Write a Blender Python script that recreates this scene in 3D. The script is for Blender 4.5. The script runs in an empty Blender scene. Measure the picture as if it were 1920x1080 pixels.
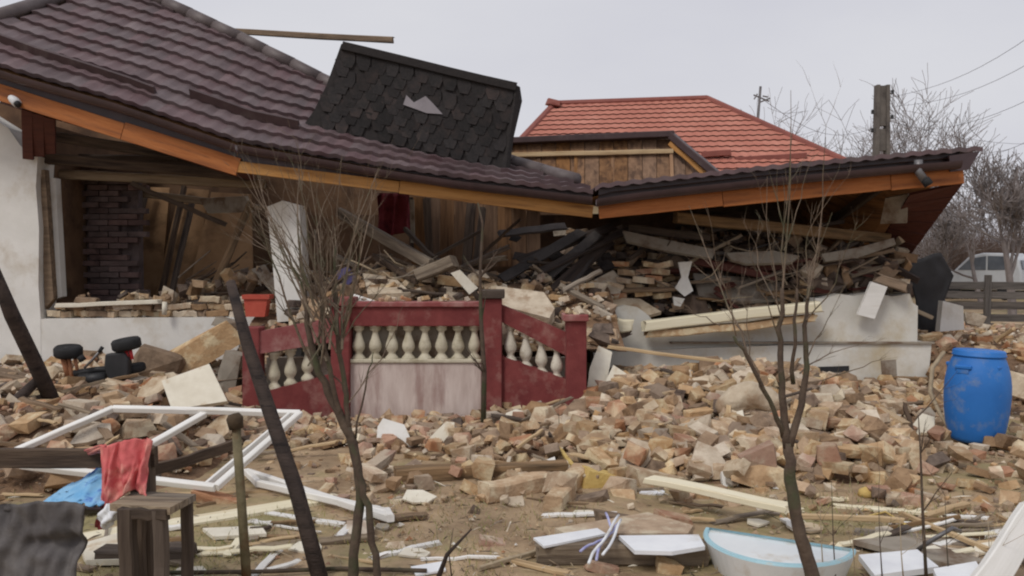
import bpy, bmesh, math, random
from mathutils import Vector, Matrix, noise, Quaternion
rnd = random.Random(11)
R = math.radians
scene = bpy.context.scene
COL = scene.collection

# ------------------------------------------------------------------ camera
F, CX, CY, HOR, CAMZ = 1600.0, 960.0, 540.0, 490.0, 1.6
PITCH = math.atan((CY - HOR) / F)
cd = bpy.data.cameras.new('camera'); cam = bpy.data.objects.new('camera', cd); COL.objects.link(cam)
cd.sensor_width = 36.0; cd.lens = 36.0 * F / 1920.0; cd.clip_start = 0.05; cd.clip_end = 2000
cam.location = (0, 0, CAMZ); cam.rotation_euler = (R(90) - PITCH, 0, 0)
scene.camera = cam
scene.render.engine = 'CYCLES'
scene.cycles.use_denoising = True
scene.cycles.max_bounces = 6
scene.cycles.filter_width = 2.1
# ------------------------------------------------------------------ sky and sun (overcast)
SUN_EL, SUN_AZ = R(50), R(215)      # azimuth measured from +Y, clockwise: behind the camera, to the left
w = bpy.data.worlds.new('World'); scene.world = w; w.use_nodes = True
nt = w.node_tree; nt.nodes.clear()
def N(tree, t, **kw):
    n = tree.nodes.new(t)
    for k, v in kw.items():
        setattr(n, k, v)
    return n
sky = N(nt, 'ShaderNodeTexSky', sky_type='NISHITA'); sky.sun_disc = False
sky.sun_elevation = SUN_EL; sky.sun_rotation = SUN_AZ; sky.dust_density = 4.0; sky.air_density = 1.0
tc = N(nt, 'ShaderNodeTexCoord'); mp = N(nt, 'ShaderNodeMapping'); mp.inputs['Scale'].default_value = (1.2, 1.2, 3.2)
cn = N(nt, 'ShaderNodeTexNoise'); cn.inputs['Scale'].default_value = 1.5; cn.inputs['Detail'].default_value = 5; cn.inputs['Roughness'].default_value = 0.5
cr = N(nt, 'ShaderNodeValToRGB')
cr.color_ramp.elements[0].position = 0.32; cr.color_ramp.elements[0].color = (6.2, 6.2, 6.85, 1)
cr.color_ramp.elements[1].position = 0.68; cr.color_ramp.elements[1].color = (7.1, 7.1, 7.5, 1)
mx = N(nt, 'ShaderNodeMix', data_type='RGBA'); mx.inputs[0].default_value = 0.94
bg = N(nt, 'ShaderNodeBackground'); bg.inputs['Strength'].default_value = 0.1
wo = N(nt, 'ShaderNodeOutputWorld')
nt.links.new(tc.outputs['Generated'], mp.inputs['Vector']); nt.links.new(mp.outputs[0], cn.inputs['Vector'])
nt.links.new(cn.outputs['Fac'], cr.inputs['Fac'])
nt.links.new(sky.outputs[0], mx.inputs[6]); nt.links.new(cr.outputs[0], mx.inputs[7])
nt.links.new(mx.outputs[2], bg.inputs['Color']); nt.links.new(bg.outputs[0], wo.inputs['Surface'])
sd = bpy.data.lights.new('sun', 'SUN'); sd.energy = 1.5; sd.angle = R(18); sd.color = (1.0, 0.96, 0.9)
sun = bpy.data.objects.new('sun', sd); COL.objects.link(sun)
sdir = Vector((math.sin(SUN_AZ) * math.cos(SUN_EL), math.cos(SUN_AZ) * math.cos(SUN_EL), math.sin(SUN_EL)))
sun.rotation_euler = sdir.to_track_quat('Z', 'Y').to_euler()
vs = scene.view_settings
vs.view_transform = 'Standard'; vs.look = 'None'; vs.exposure = 0.0; vs.gamma = 1.0; vs.use_curve_mapping = False

# ------------------------------------------------------------------ pixel <-> world
CP, SP = math.cos(PITCH), math.sin(PITCH)
def P(px, py, Y):
    a = (px - CX) / F; b = -(py - CY) / F
    d = Vector((a, CP + b * SP, -SP + b * CP))
    k = Y / d.y
    return Vector((0, 0, CAMZ)) + d * k
def proj(p):
    q = p - Vector((0, 0, CAMZ))
    f = q.y * CP - q.z * SP; u = q.y * SP + q.z * CP
    return CX + F * q.x / f, CY - F * u / f
def G(px, py, z=0.0):
    a = (px - CX) / F; b = -(py - CY) / F
    d = Vector((a, CP + b * SP, -SP + b * CP))
    k = (z - CAMZ) / d.z
    return Vector((0, 0, CAMZ)) + d * k
def lerp(a, b, t): return a + (b - a) * t
def sstep(t):
    t = min(1.0, max(0.0, t)); return t * t * (3 - 2 * t)
def interp(pts, x):
    if x <= pts[0][0]:
        (x0, y0), (x1, y1) = pts[0], pts[1]
    elif x >= pts[-1][0]:
        (x0, y0), (x1, y1) = pts[-2], pts[-1]
    else:
        for i in range(len(pts) - 1):
            if pts[i][0] <= x <= pts[i + 1][0]:
                (x0, y0), (x1, y1) = pts[i], pts[i + 1]; break
    return y0 + (y1 - y0) * (x - x0) / (x1 - x0)
def nz(x, y, z=0.0, s=1.0): return noise.noise(Vector((x * s, y * s, z * s)))

# ------------------------------------------------------------------ materials
def lin(c):
    c = c / 255.0
    return c / 12.92 if c <= 0.04045 else ((c + 0.055) / 1.055) ** 2.4
def rgb(c): return (lin(c[0]), lin(c[1]), lin(c[2]), 1.0)
MATS = {}
def mat(name, c1, c2=None, scale=6.0, rough=0.85, bump=0.3, stretch=None, c3=None, c3s=1.5, c3lo=0.5, c3hi=0.65, var=0.0,
        metal=0.0, bscale=None, spec=0.3, wave=None, bdist=0.01):
    m = bpy.data.materials.new(name); m.use_nodes = True; t = m.node_tree
    b = t.nodes['Principled BSDF']; b.inputs['Roughness'].default_value = rough; b.inputs['Metallic'].default_value = metal
    b.inputs['Specular IOR Level'].default_value = spec
    tcn = N(t, 'ShaderNodeTexCoord'); mpn = N(t, 'ShaderNodeMapping')
    if stretch: mpn.inputs['Scale'].default_value = stretch
    L = t.links.new
    L(tcn.outputs['Object'], mpn.inputs['Vector'])
    oi = N(t, 'ShaderNodeObjectInfo')
    ad = N(t, 'ShaderNodeVectorMath', operation='ADD'); mu = N(t, 'ShaderNodeMath', operation='MULTIPLY'); mu.inputs[1].default_value = 37.0
    L(oi.outputs['Random'], mu.inputs[0]); L(mpn.outputs[0], ad.inputs[0]); L(mu.outputs[0], ad.inputs[1])
    vec = ad.outputs[0]
    n1 = N(t, 'ShaderNodeTexNoise'); n1.inputs['Scale'].default_value = scale; n1.inputs['Detail'].default_value = 7; n1.inputs['Roughness'].default_value = 0.62
    L(vec, n1.inputs['Vector'])
    r1 = N(t, 'ShaderNodeValToRGB'); r1.color_ramp.elements[0].position = 0.33; r1.color_ramp.elements[1].position = 0.67
    r1.color_ramp.elements[0].color = rgb(c1); r1.color_ramp.elements[1].color = rgb(c2 or c1)
    L(n1.outputs['Fac'], r1.inputs['Fac']); col = r1.outputs[0]
    if c3:
        n2 = N(t, 'ShaderNodeTexNoise'); n2.inputs['Scale'].default_value = c3s; n2.inputs['Detail'].default_value = 8; n2.inputs['Roughness'].default_value = 0.65
        L(vec, n2.inputs['Vector'])
        r2 = N(t, 'ShaderNodeMapRange'); r2.inputs[1].default_value = c3lo; r2.inputs[2].default_value = c3hi
        L(n2.outputs['Fac'], r2.inputs[0])
        x = N(t, 'ShaderNodeMix', data_type='RGBA'); L(r2.outputs[0], x.inputs[0]); L(col, x.inputs[6]); x.inputs[7].default_value = rgb(c3)
        col = x.outputs[2]
    if var:
        ge = N(t, 'ShaderNodeNewGeometry')
        a2 = N(t, 'ShaderNodeMath', operation='ADD'); fr = N(t, 'ShaderNodeMath', operation='FRACT')
        L(oi.outputs['Random'], a2.inputs[0]); L(ge.outputs['Random Per Island'], a2.inputs[1]); L(a2.outputs[0], fr.inputs[0])
        mr = N(t, 'ShaderNodeMapRange'); mr.inputs[3].default_value = 1 - var; mr.inputs[4].default_value = 1 + var
        L(fr.outputs[0], mr.inputs[0])
        hs = N(t, 'ShaderNodeHueSaturation'); L(mr.outputs[0], hs.inputs['Value']); L(col, hs.inputs['Color'])
        f2 = N(t, 'ShaderNodeMath', operation='MULTIPLY'); f2.inputs[1].default_value = 7.31
        f3 = N(t, 'ShaderNodeMath', operation='FRACT'); L(fr.outputs[0], f2.inputs[0]); L(f2.outputs[0], f3.inputs[0])
        m2 = N(t, 'ShaderNodeMapRange'); m2.inputs[3].default_value = 0.7; m2.inputs[4].default_value = 1.05
        L(f3.outputs[0], m2.inputs[0]); L(m2.outputs[0], hs.inputs['Saturation'])
        col = hs.outputs[0]
    L(col, b.inputs['Base Color'])
    if bump:
        bn = N(t, 'ShaderNodeTexNoise'); bn.inputs['Scale'].default_value = bscale or scale * 4; bn.inputs['Detail'].default_value = 6
        L(vec, bn.inputs['Vector'])
        bp = N(t, 'ShaderNodeBump'); bp.inputs['Strength'].default_value = bump; bp.inputs['Distance'].default_value = bdist
        L(bn.outputs['Fac'], bp.inputs['Height']); L(bp.outputs[0], b.inputs['Normal'])
    MATS[name] = m
    return m
WS = (0.25, 3.0, 3.0)
mat('dirt', (134, 112, 88), (182, 158, 128), 2.2, 0.95, 1.0, c3=(144, 134, 96), c3s=0.8, c3lo=0.48, c3hi=0.62, bscale=14, bdist=0.03)
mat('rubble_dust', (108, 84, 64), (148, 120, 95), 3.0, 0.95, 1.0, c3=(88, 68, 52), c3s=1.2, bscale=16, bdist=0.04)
mat('tan_brick', (158, 127, 92), (184, 153, 116), 9, 0.94, 0.9, c3=(198, 180, 146), c3s=6, c3lo=0.49, c3hi=0.61, var=0.22)
mat('red_brick', (152, 104, 74), (174, 130, 98), 9, 0.94, 0.9, c3=(190, 166, 134), c3s=5, c3lo=0.47, c3hi=0.61, var=0.2)
mat('pale_mortar', (180, 162, 137), (206, 190, 165), 8, 0.95, 0.8, c3=(164, 138, 110), c3s=5, c3lo=0.50, c3hi=0.63, var=0.14)
mat('brown_clod', (130, 104, 78), (158, 130, 100), 8, 0.95, 0.9, c3=(108, 86, 65), c3s=5, var=0.2)
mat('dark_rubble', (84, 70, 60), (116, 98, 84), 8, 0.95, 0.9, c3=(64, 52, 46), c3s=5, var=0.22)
mat('white_plaster', (208, 206, 200), (224, 222, 217), 2.0, 0.92, 0.25, c3=(178, 164, 142), c3s=1.6, c3lo=0.52, c3hi=0.78, bscale=30)
mat('plinth_plaster', (196, 194, 186), (216, 213, 205), 2.0, 0.92, 0.25, c3=(178, 160, 124), c3s=1.4, c3lo=0.5, c3hi=0.75, bscale=30)
mat('grey_plaster', (138, 130, 118), (170, 161, 148), 3.0, 0.92, 0.4, c3=(112, 94, 78), c3s=3, c3lo=0.45, c3hi=0.6)
mat('broken_plaster', (226, 220, 204), (206, 198, 180), 5.0, 0.92, 0.3, c3=(178, 152, 118), c3s=3, c3lo=0.58, c3hi=0.7)
mat('white_paint', (214, 212, 206), (232, 230, 226), 5.0, 0.6, 0.12, c3=(176, 160, 138), c3s=4, c3lo=0.58, c3hi=0.75, stretch=WS)
mat('cream_paint', (216, 206, 176), (230, 222, 198), 5.0, 0.7, 0.2, c3=(184, 156, 112), c3s=4, c3lo=0.58, c3hi=0.75, stretch=WS)
mat('roof_brown', (84, 65, 67), (103, 84, 86), 3.0, 0.55, 0.15, c3=(116, 99, 99), c3s=1.3, c3lo=0.5, c3hi=0.8, var=0.12, spec=0.35)
mat('roof_trim', (58, 42, 42), (72, 54, 54), 5.0, 0.5, 0.1, c3=(92, 80, 76), c3s=3, c3lo=0.56, c3hi=0.75, spec=0.4)
mat('hip_grey', (80, 70, 70), (104, 94, 92), 4.0, 0.55, 0.12, spec=0.4)
mat('gutter_dark', (54, 40, 42), (70, 52, 54), 4.0, 0.4, 0.05, spec=0.5)
mat('roof_red', (168, 108, 94), (180, 120, 104), 1.5, 0.85, 0.1, c3=(188, 130, 114), c3s=0.8, spec=0.1)
mat('roof_red_trim', (122, 72, 64), (140, 84, 74), 3.0, 0.7, 0.1)
mat('stained_wood', (150, 88, 46), (184, 118, 68), 10, 0.65, 0.4, stretch=WS, c3=(104, 60, 38), c3s=5, c3lo=0.48, c3hi=0.68, spec=0.25)
mat('honey_wood', (174, 124, 68), (198, 150, 92), 10, 0.65, 0.4, stretch=WS, c3=(128, 86, 48), c3s=5, c3lo=0.48, c3hi=0.68, spec=0.25)
mat('soffit_red', (72, 38, 32), (90, 50, 40), 8, 0.7, 0.2, stretch=WS)
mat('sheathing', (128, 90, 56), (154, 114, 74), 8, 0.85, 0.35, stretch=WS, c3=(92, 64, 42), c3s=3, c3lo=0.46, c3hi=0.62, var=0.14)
mat('raw_wood', (176, 150, 114), (198, 174, 138), 9, 0.85, 0.3, stretch=WS, c3=(140, 114, 84), c3s=5, c3lo=0.5, c3hi=0.66)
mat('weathered_wood', (120, 104, 86), (152, 136, 114), 9, 0.9, 0.5, stretch=WS, c3=(92, 78, 64), c3s=4, var=0.12)
mat('old_beam', (112, 88, 62), (148, 120, 88), 9, 0.9, 0.5, stretch=WS, c3=(86, 70, 52), c3s=4, var=0.12)
mat('dark_wood', (70, 56, 46), (96, 80, 66), 9, 0.9, 0.5, stretch=WS, c3=(52, 42, 36), c3s=4, var=0.15)
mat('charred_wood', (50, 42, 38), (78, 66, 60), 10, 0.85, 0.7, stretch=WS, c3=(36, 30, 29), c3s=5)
mat('shingle_black', (36, 34, 34), (50, 46, 46), 40, 0.95, 0.5, var=0.3, c3=(58, 50, 48), c3s=4)
mat('felt_black', (40, 37, 37), (52, 48, 47), 30, 0.92, 0.4)
mat('underlay_grey', (124, 118, 122), (140, 134, 138), 6, 0.7, 0.1)
mat('maroon_paint', (106, 48, 48), (128, 64, 62), 5, 0.88, 0.4, c3=(146, 106, 98), c3s=4.0, c3lo=0.54, c3hi=0.72)
mat('maroon_faded', (146, 92, 90), (128, 62, 62), 4, 0.8, 0.25, c3=(176, 142, 134), c3s=2.2, c3lo=0.5, c3hi=0.7)
mat('panel_plaster', (180, 162, 154), (206, 192, 184), 5, 0.92, 0.3, c3=(138, 106, 100), c3s=2.6, c3lo=0.5, c3hi=0.74, stretch=(2.2, 2.2, 0.45))
mat('baluster_cement', (196, 188, 172), (216, 209, 194), 8, 0.92, 0.35, c3=(148, 134, 112), c3s=6, c3lo=0.48, c3hi=0.66)
mat('baluster_dirty', (176, 168, 146), (200, 192, 172), 8, 0.9, 0.25, c3=(146, 136, 112), c3s=5, c3lo=0.5, c3hi=0.7)
mat('inner_wall', (92, 70, 54), (118, 92, 70), 3, 0.95, 0.4, c3=(76, 58, 46), c3s=2)  # wall colour lowered to deepen the shade inside the house
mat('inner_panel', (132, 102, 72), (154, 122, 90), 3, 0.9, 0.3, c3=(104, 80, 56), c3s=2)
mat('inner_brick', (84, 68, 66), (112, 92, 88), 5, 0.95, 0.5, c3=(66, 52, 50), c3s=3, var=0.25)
mat('curtain_red', (112, 40, 48), (136, 60, 66), 6, 0.9, 0.3, c3=(90, 32, 40), c3s=4)
mat('cloth_red', (192, 92, 94), (210, 112, 110), 12, 0.95, 0.5, c3=(222, 158, 144), c3s=5, c3lo=0.48, c3hi=0.6, bscale=160, bdist=0.004)
mat('cloth_blue', (112, 170, 214), (150, 196, 228), 9, 0.85, 0.2, c3=(66, 98, 186), c3s=6, c3lo=0.55, c3hi=0.62)
mat('tarp_grey', (92, 88, 88), (116, 112, 110), 5, 0.85, 0.5, c3=(76, 72, 72), c3s=2)
mat('tarp_black', (32, 31, 33), (44, 43, 45), 4, 0.6, 0.2)
mat('plastic_blue', (36, 104, 178), (46, 116, 192), 3, 0.55, 0.06, c3=(132, 140, 148), c3s=5.0, c3lo=0.54, c3hi=0.82, spec=0.4)
mat('tub_white', (214, 219, 221), (228, 231, 231), 3, 0.35, 0.02, c3=(184, 172, 152), c3s=5, c3lo=0.54, c3hi=0.75, spec=0.5)
mat('tub_rim', (150, 190, 202), (168, 204, 214), 3, 0.4, 0.02, c3=(180, 176, 164), c3s=6, c3lo=0.55, c3hi=0.7, spec=0.4)
mat('plastic_white', (216, 218, 222), (230, 232, 234), 5, 0.6, 0.1, c3=(180, 170, 156), c3s=3, c3lo=0.58, c3hi=0.75)
mat('terracotta', (170, 72, 58), (186, 88, 70), 6, 0.7, 0.1)
mat('bark', (98, 84, 72), (130, 114, 98), 14, 0.9, 0.5, c3=(84, 84, 64), c3s=5)
mat('bark_dark', (70, 58, 50), (96, 82, 70), 14, 0.9, 0.5, c3=(70, 74, 52), c3s=4)
mat('bark_far', (112, 105, 104), (132, 124, 121), 5, 0.95, 0.0)
mat('twig_pale', (146, 130, 108), (172, 156, 130), 14, 0.9, 0.2)
mat('concrete', (92, 87, 82), (116, 110, 104), 4, 0.92, 0.4, c3=(74, 69, 66), c3s=2)
mat('wire', (96, 94, 100), None, 4, 0.6, 0)
mat('metal_grey', (110, 108, 110), (130, 128, 128), 6, 0.5, 0.05, metal=0.6)
mat('rusty_pipe', (96, 88, 66), (122, 112, 86), 14, 0.8, 0.4, c3=(104, 74, 50), c3s=5)
mat('rust_dark', (58, 48, 38), (80, 66, 50), 14, 0.9, 0.5)
mat('car_silver', (176, 180, 184), (188, 191, 195), 3, 0.35, 0.0, metal=0.0, spec=0.5)
mat('car_glass', (74, 80, 88), (96, 102, 110), 3, 0.12, 0.0, spec=0.6)
mat('rubber', (34, 34, 35), (46, 46, 47), 10, 0.8, 0.2)
mat('plastic_black', (40, 41, 42), (52, 52, 54), 6, 0.5, 0.05)
mat('plastic_red', (170, 40, 44), (188, 56, 58), 6, 0.45, 0.05)
mat('rim_rust', (158, 104, 74), (180, 130, 98), 8, 0.7, 0.2)
mat('fence_grey', (84, 77, 72), (112, 104, 97), 9, 0.9, 0.4, stretch=WS, c3=(66, 60, 56), c3s=4, var=0.14)
mat('house_cream', (204, 188, 150), (216, 200, 166), 2, 0.9, 0.1)
mat('grass', (122, 124, 66), (158, 150, 90), 3, 0.9, 0, c3=(92, 108, 48), c3s=1.5, var=0.25)
mat('straw', (166, 142, 98), (188, 164, 118), 3, 0.9, 0, var=0.2)
mat('insulation_yellow', (188, 160, 96), (204, 178, 114), 12, 0.95, 0.6)
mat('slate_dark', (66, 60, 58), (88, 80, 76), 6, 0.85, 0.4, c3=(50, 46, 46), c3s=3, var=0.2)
mat('strap_lilac', (150, 150, 196), (190, 192, 220), 20, 0.7, 0.1)
mat('rag_purple', (70, 66, 104), (92, 86, 124), 12, 0.9, 0.2)
mat('inner_wood', (112, 78, 48), (138, 100, 64), 7, 0.85, 0.3, stretch=(3, 3, 0.22), c3=(84, 58, 38), c3s=3, c3lo=0.46, c3hi=0.64, var=0.06)
mat('hedge_brown', (86, 70, 64), (106, 90, 80), 4, 0.95, 0)

# ------------------------------------------------------------------ mesh helpers
class MB:
    def __init__(s): s.v = []; s.f = []
    def add(s, vs, fs):
        o = len(s.v); s.v += [tuple(v) for v in vs]; s.f += [tuple(i + o for i in f) for f in fs]; return s
    def box(s, lo, hi):
        x0, y0, z0 = lo; x1, y1, z1 = hi
        return s.add([(x0, y0, z0), (x1, y0, z0), (x1, y1, z0), (x0, y1, z0), (x0, y0, z1), (x1, y0, z1), (x1, y1, z1), (x0, y1, z1)],
                     [(0, 3, 2, 1), (4, 5, 6, 7), (0, 1, 5, 4), (1, 2, 6, 5), (2, 3, 7, 6), (3, 0, 4, 7)])
    def hexa(s, p):      # 8 corners: bottom 4, top 4
        return s.add(p, [(0, 3, 2, 1), (4, 5, 6, 7), (0, 1, 5, 4), (1, 2, 6, 5), (2, 3, 7, 6), (3, 0, 4, 7)])
    def tube(s, pts, rad, n=6, cap=True):
        pts = [Vector(p) for p in pts]
        if not isinstance(rad, (list, tuple)): rad = [rad] * len(pts)
        vs, fs = [], []
        up = None
        for i, p in enumerate(pts):
            d = (pts[min(i + 1, len(pts) - 1)] - pts[max(i - 1, 0)])
            d = d.normalized() if d.length > 1e-9 else Vector((0, 0, 1))
            if up is None:
                up = d.orthogonal().normalized()
            else:
                up = (up - d * up.dot(d))
                up = up.normalized() if up.length > 1e-6 else d.orthogonal().normalized()
            sd_ = d.cross(up)
            for k in range(n):
                a = 2 * math.pi * k / n
                vs.append(p + (up * math.cos(a) + sd_ * math.sin(a)) * rad[i])
        for i in range(len(pts) - 1):
            for k in range(n):
                a, b = i * n + k, i * n + (k + 1) % n
                fs.append((a, b, b + n, a + n))
        if cap:
            fs.append(tuple(range(n - 1, -1, -1))); m = (len(pts) - 1) * n
            fs.append(tuple(range(m, m + n)))
        return s.add(vs, fs)
    def lathe(s, prof, n=16, c=(0, 0, 0)):
        vs, fs = [], []
        for r, z in prof:
            for k in range(n):
                a = 2 * math.pi * k / n
                vs.append((c[0] + r * math.cos(a), c[1] + r * math.sin(a), c[2] + z))
        for i in range(len(prof) - 1):
            for k in range(n):
                a, b = i * n + k, i * n + (k + 1) % n
                fs.append((a, b, b + n, a + n))
        fs.append(tuple(range(n - 1, -1, -1))); m = (len(prof) - 1) * n; fs.append(tuple(range(m, m + n)))
        return s.add(vs, fs)
    def prism(s, poly, off):     # poly: 3-D points in order, off: extrusion vector
        n = len(poly); off = Vector(off)
        vs = [Vector(p) for p in poly] + [Vector(p) + off for p in poly]
        fs = [tuple(range(n - 1, -1, -1)), tuple(range(n, 2 * n))] + [(i, (i + 1) % n, n + (i + 1) % n, n + i) for i in range(n)]
        return s.add(vs, fs)
    def grid(s, fn, nu, nv):
        vs = [fn(i / nu, j / nv) for j in range(nv + 1) for i in range(nu + 1)]
        fs = [(j * (nu + 1) + i, j * (nu + 1) + i + 1, (j + 1) * (nu + 1) + i + 1, (j + 1) * (nu + 1) + i) for j in range(nv) for i in range(nu)]
        return s.add(vs, fs)
    def mesh(s, name, m, smooth=False):
        me = bpy.data.meshes.new(name); me.from_pydata(s.v, [], s.f); me.update()
        bm = bmesh.new(); bm.from_mesh(me); bmesh.ops.recalc_face_normals(bm, faces=bm.faces[:]); bm.to_mesh(me); bm.free()
        for mm in (m if isinstance(m, (list, tuple)) else [m]): me.materials.append(MATS[mm])
        if smooth:
            for p in me.polygons: p.use_smooth = True
        return me
    def build(s, name, m, parent=None, smooth=False, mw=None):
        return link(name, s.mesh(name, m, smooth), parent, mw)
def link(name, me, parent=None, mw=None):
    o = bpy.data.objects.new(name, me); COL.objects.link(o)
    if parent is not None:
        o.parent = parent
        pm = Matrix.Translation(parent.location)
        if parent.parent is not None and parent.type != 'EMPTY': pm = parent['_w'] if '_w' in parent else pm
        o.matrix_parent_inverse = WORLD[parent.name].inverted()
    mw = mw if mw is not None else Matrix.Identity(4)
    o.matrix_basis = mw
    WORLD[o.name] = mw.copy()
    return o
WORLD = {}
def thing(name, label, cat, loc=(0, 0, 0), group=None):
    o = bpy.data.objects.new(name, None); COL.objects.link(o)
    o.location = loc; o.empty_display_size = 0.1
    WORLD[o.name] = Matrix.Translation(Vector(loc))
    return tag(o, label, cat, group)
def tag(o, label=None, cat=None, group=None, kind=None):
    if label: o['label'] = label
    if cat: o['category'] = cat; o['kind'] = 'thing'
    if group: o['group'] = group
    if kind: o['kind'] = kind
    return o
def frame(A, B, up=(0, 0, 1)):
    A, B = Vector(A), Vector(B); x = (B - A).normalized(); u = Vector(up)
    y = u.cross(x)
    if y.length < 1e-4: y = Vector((0, 1, 0)).cross(x)
    y.normalize(); z = x.cross(y)
    m = Matrix((x, y, z)).transposed().to_4x4(); m.translation = (A + B) / 2
    return m, (B - A).length
def beam_mb(L, wd, ht, seed=0, jit=0.006, ragged=0.0, seg=5):
    r = random.Random(seed); mb = MB(); rings = []
    b = min(wd, ht) * 0.12
    prof = [(-wd / 2 + b, -ht / 2), (wd / 2 - b, -ht / 2), (wd / 2, -ht / 2 + b), (wd / 2, ht / 2 - b), (wd / 2 - b, ht / 2), (-wd / 2 + b, ht / 2), (-wd / 2, ht / 2 - b), (-wd / 2, -ht / 2 + b)]
    vs, fs = [], []
    n = 8
    for i in range(seg + 1):
        t = i / seg; ox, oz = r.uniform(-jit, jit), r.uniform(-jit, jit); k = 1 + r.uniform(-jit, jit) * 4
        for (y, z) in prof:
            x = (t - 0.5) * L + (r.uniform(-ragged, ragged) if i in (0, seg) else 0)
            vs.append((x, y * k + ox, z * k + oz))
    for i in range(seg):
        for k in range(n):
            a, b2 = i * n + k, i * n + (k + 1) % n
            fs.append((a, b2, b2 + n, a + n))
    fs.append(tuple(range(n - 1, -1, -1))); m = seg * n; fs.append(tuple(range(m, m + n)))
    return mb.add(vs, fs)
def beam(name, A, B, wd, ht, m, label=None, cat=None, parent=None, up=(0, 0, 1), jit=0.005, ragged=0.0, group=None):
    mw, L = frame(A, B, up)
    o = beam_mb(L, wd, ht, rnd.randint(0, 9999), jit, ragged).build(name, m, parent, mw=mw)
    return tag(o, label, cat, group) if label else o
def sheet(name, pts, thick, m, label=None, cat=None, parent=None, group=None, jit=0.0):
    """a rigid slab whose outline is given by 3-D points; thickness along its own normal, away from the viewer"""
    pts = [Vector(p) for p in pts]; c = sum(pts, Vector()) / len(pts)
    nrm = Vector()
    for i in range(len(pts)):
        nrm += (pts[i] - c).cross(pts[(i + 1) % len(pts)] - c)
    nrm.normalize()
    if nrm.dot(c - Vector((0, 0, CAMZ))) < 0: nrm = -nrm
    pts = [c + (p - c) - nrm * nrm.dot(p - c) for p in pts]
    o = MB().prism([p - c for p in pts], nrm * thick).build(name, m, parent, mw=Matrix.Translation(c))
    return tag(o, label, cat, group) if label else o

# ------------------------------------------------------------------ heaps (heights of the rubble)
def m_front(x, y):
    f = 6.35 - 0.55 * math.exp(-((x - 1.9) / 1.5) ** 2) + (1.9 * sstep((x - 2.9) / 1.0)) + 0.9 * sstep((0.6 - x) / 1.2)
    h = 0.26 * sstep((y - f) / 2.4) + 0.07 * sstep((y - f) / 0.5)
    h *= (0.25 * sstep((x + 0.9) / 1.0) + 0.75 * sstep((x - 0.35) / 0.9)) * (1 - sstep((x - 3.0) / 1.2) * 0.6)
    h += 0.16 * math.exp(-((x - 2.3) / 0.7) ** 2 - ((y - 8.4) / 0.5) ** 2)
    return h * (1 - 0.35 * sstep((y - 9.1) / 0.9))
def m_left(x, y):
    h = (0.34 * sstep((y - 5.7) / 1.2) + 0.04 * sstep((y - 8.2) / 1.6)) * (1 - sstep((x + 3.3) / 1.2))
    return max(h, 0.05 * sstep((y - 6.6) / 0.8) * (1 - sstep((y - 8.6) / 0.2)) * (1 - sstep((x - 0.4) / 0.5)) * sstep((x + 4) / 1.0))
def m_porch(x, y):
    return (0.72 + 0.62 * sstep((y - 8.75) / 1.9) + 0.12 * math.exp(-((x + 1.6) / 0.5) ** 2) - 0.3 * sstep((-2.2 - x) / .5)) if (-3.1 < x < 1.2 and 8.72 < y < 12.6) else 0
def m_right(x, y):
    return (1.00 + 0.95 * sstep((y - 10.55) / 1.7)) * (1 - 0.25 * sstep((x - 4.0) / 0.8)) if (0.7 < x < 4.85 and 10.5 < y < 12.9) else 0
def m_side(x, y):
    return 0.55 * sstep((y - 8.7) / 2.2) * sstep((x - 4.7) / 0.5) if x > 4.6 else 0
def m_room(x, y):
    return 0.92 + 0.42 * sstep((x + 4.9) / 1.5) * sstep((y - 10.5) / 1.2) if (-5.62 < x < -2.9 and 10.5 < y < 13.4) else 0
HEAPS = dict(front=m_front, left=m_left, porch=m_porch, right=m_right, side=m_side, room=m_room)
def H0(x, y): return max(0.0, max(f(x, y) for f in HEAPS.values()))
def H(x, y):
    h = H0(x, y)
    if h <= 0.02: return h
    return h + min(1, h * 3) * (0.07 * nz(x, y, 0, 1.7) + 0.035 * nz(x, y, 5, 4.5))
def on(px, py):
    """first point of the heap or the ground seen at that pixel"""
    a = (px - CX) / F; b = -(py - CY) / F
    d = Vector((a, CP + b * SP, -SP + b * CP)); o = Vector((0, 0, CAMZ)); k = 3.0
    while k < 14:
        p = o + d * k
        if p.z <= H(p.x, p.y): return p
        k += 0.02
    return o + d * 14

# ================================================================== GROUND
def gfn(u, v):
    x = lerp(-9, 10, u); y = lerp(1.5, 18, v)
    e = min(1, 6 * min(u, 1 - u, v, 1 - v))
    return (x, y, e * (0.03 * nz(x, y, 0, 0.9) + 0.012 * nz(x, y, 3, 4)))
g = MB().grid(gfn, 150, 130).build('ground', 'dirt', smooth=True); tag(g, kind='structure')
g = MB()
for (x0, x1, y0, y1) in ((-400, -9, -60, 900), (10, 400, -60, 900), (-9, 10, -60, 1.5), (-9, 10, 18, 900)):
    g.add([(x0, y0, 0), (x1, y0, 0), (x1, y1, 0), (x0, y1, 0)], [(0, 1, 2, 3)])
tag(g.build('terrain', 'dirt'), kind='structure')
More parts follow.
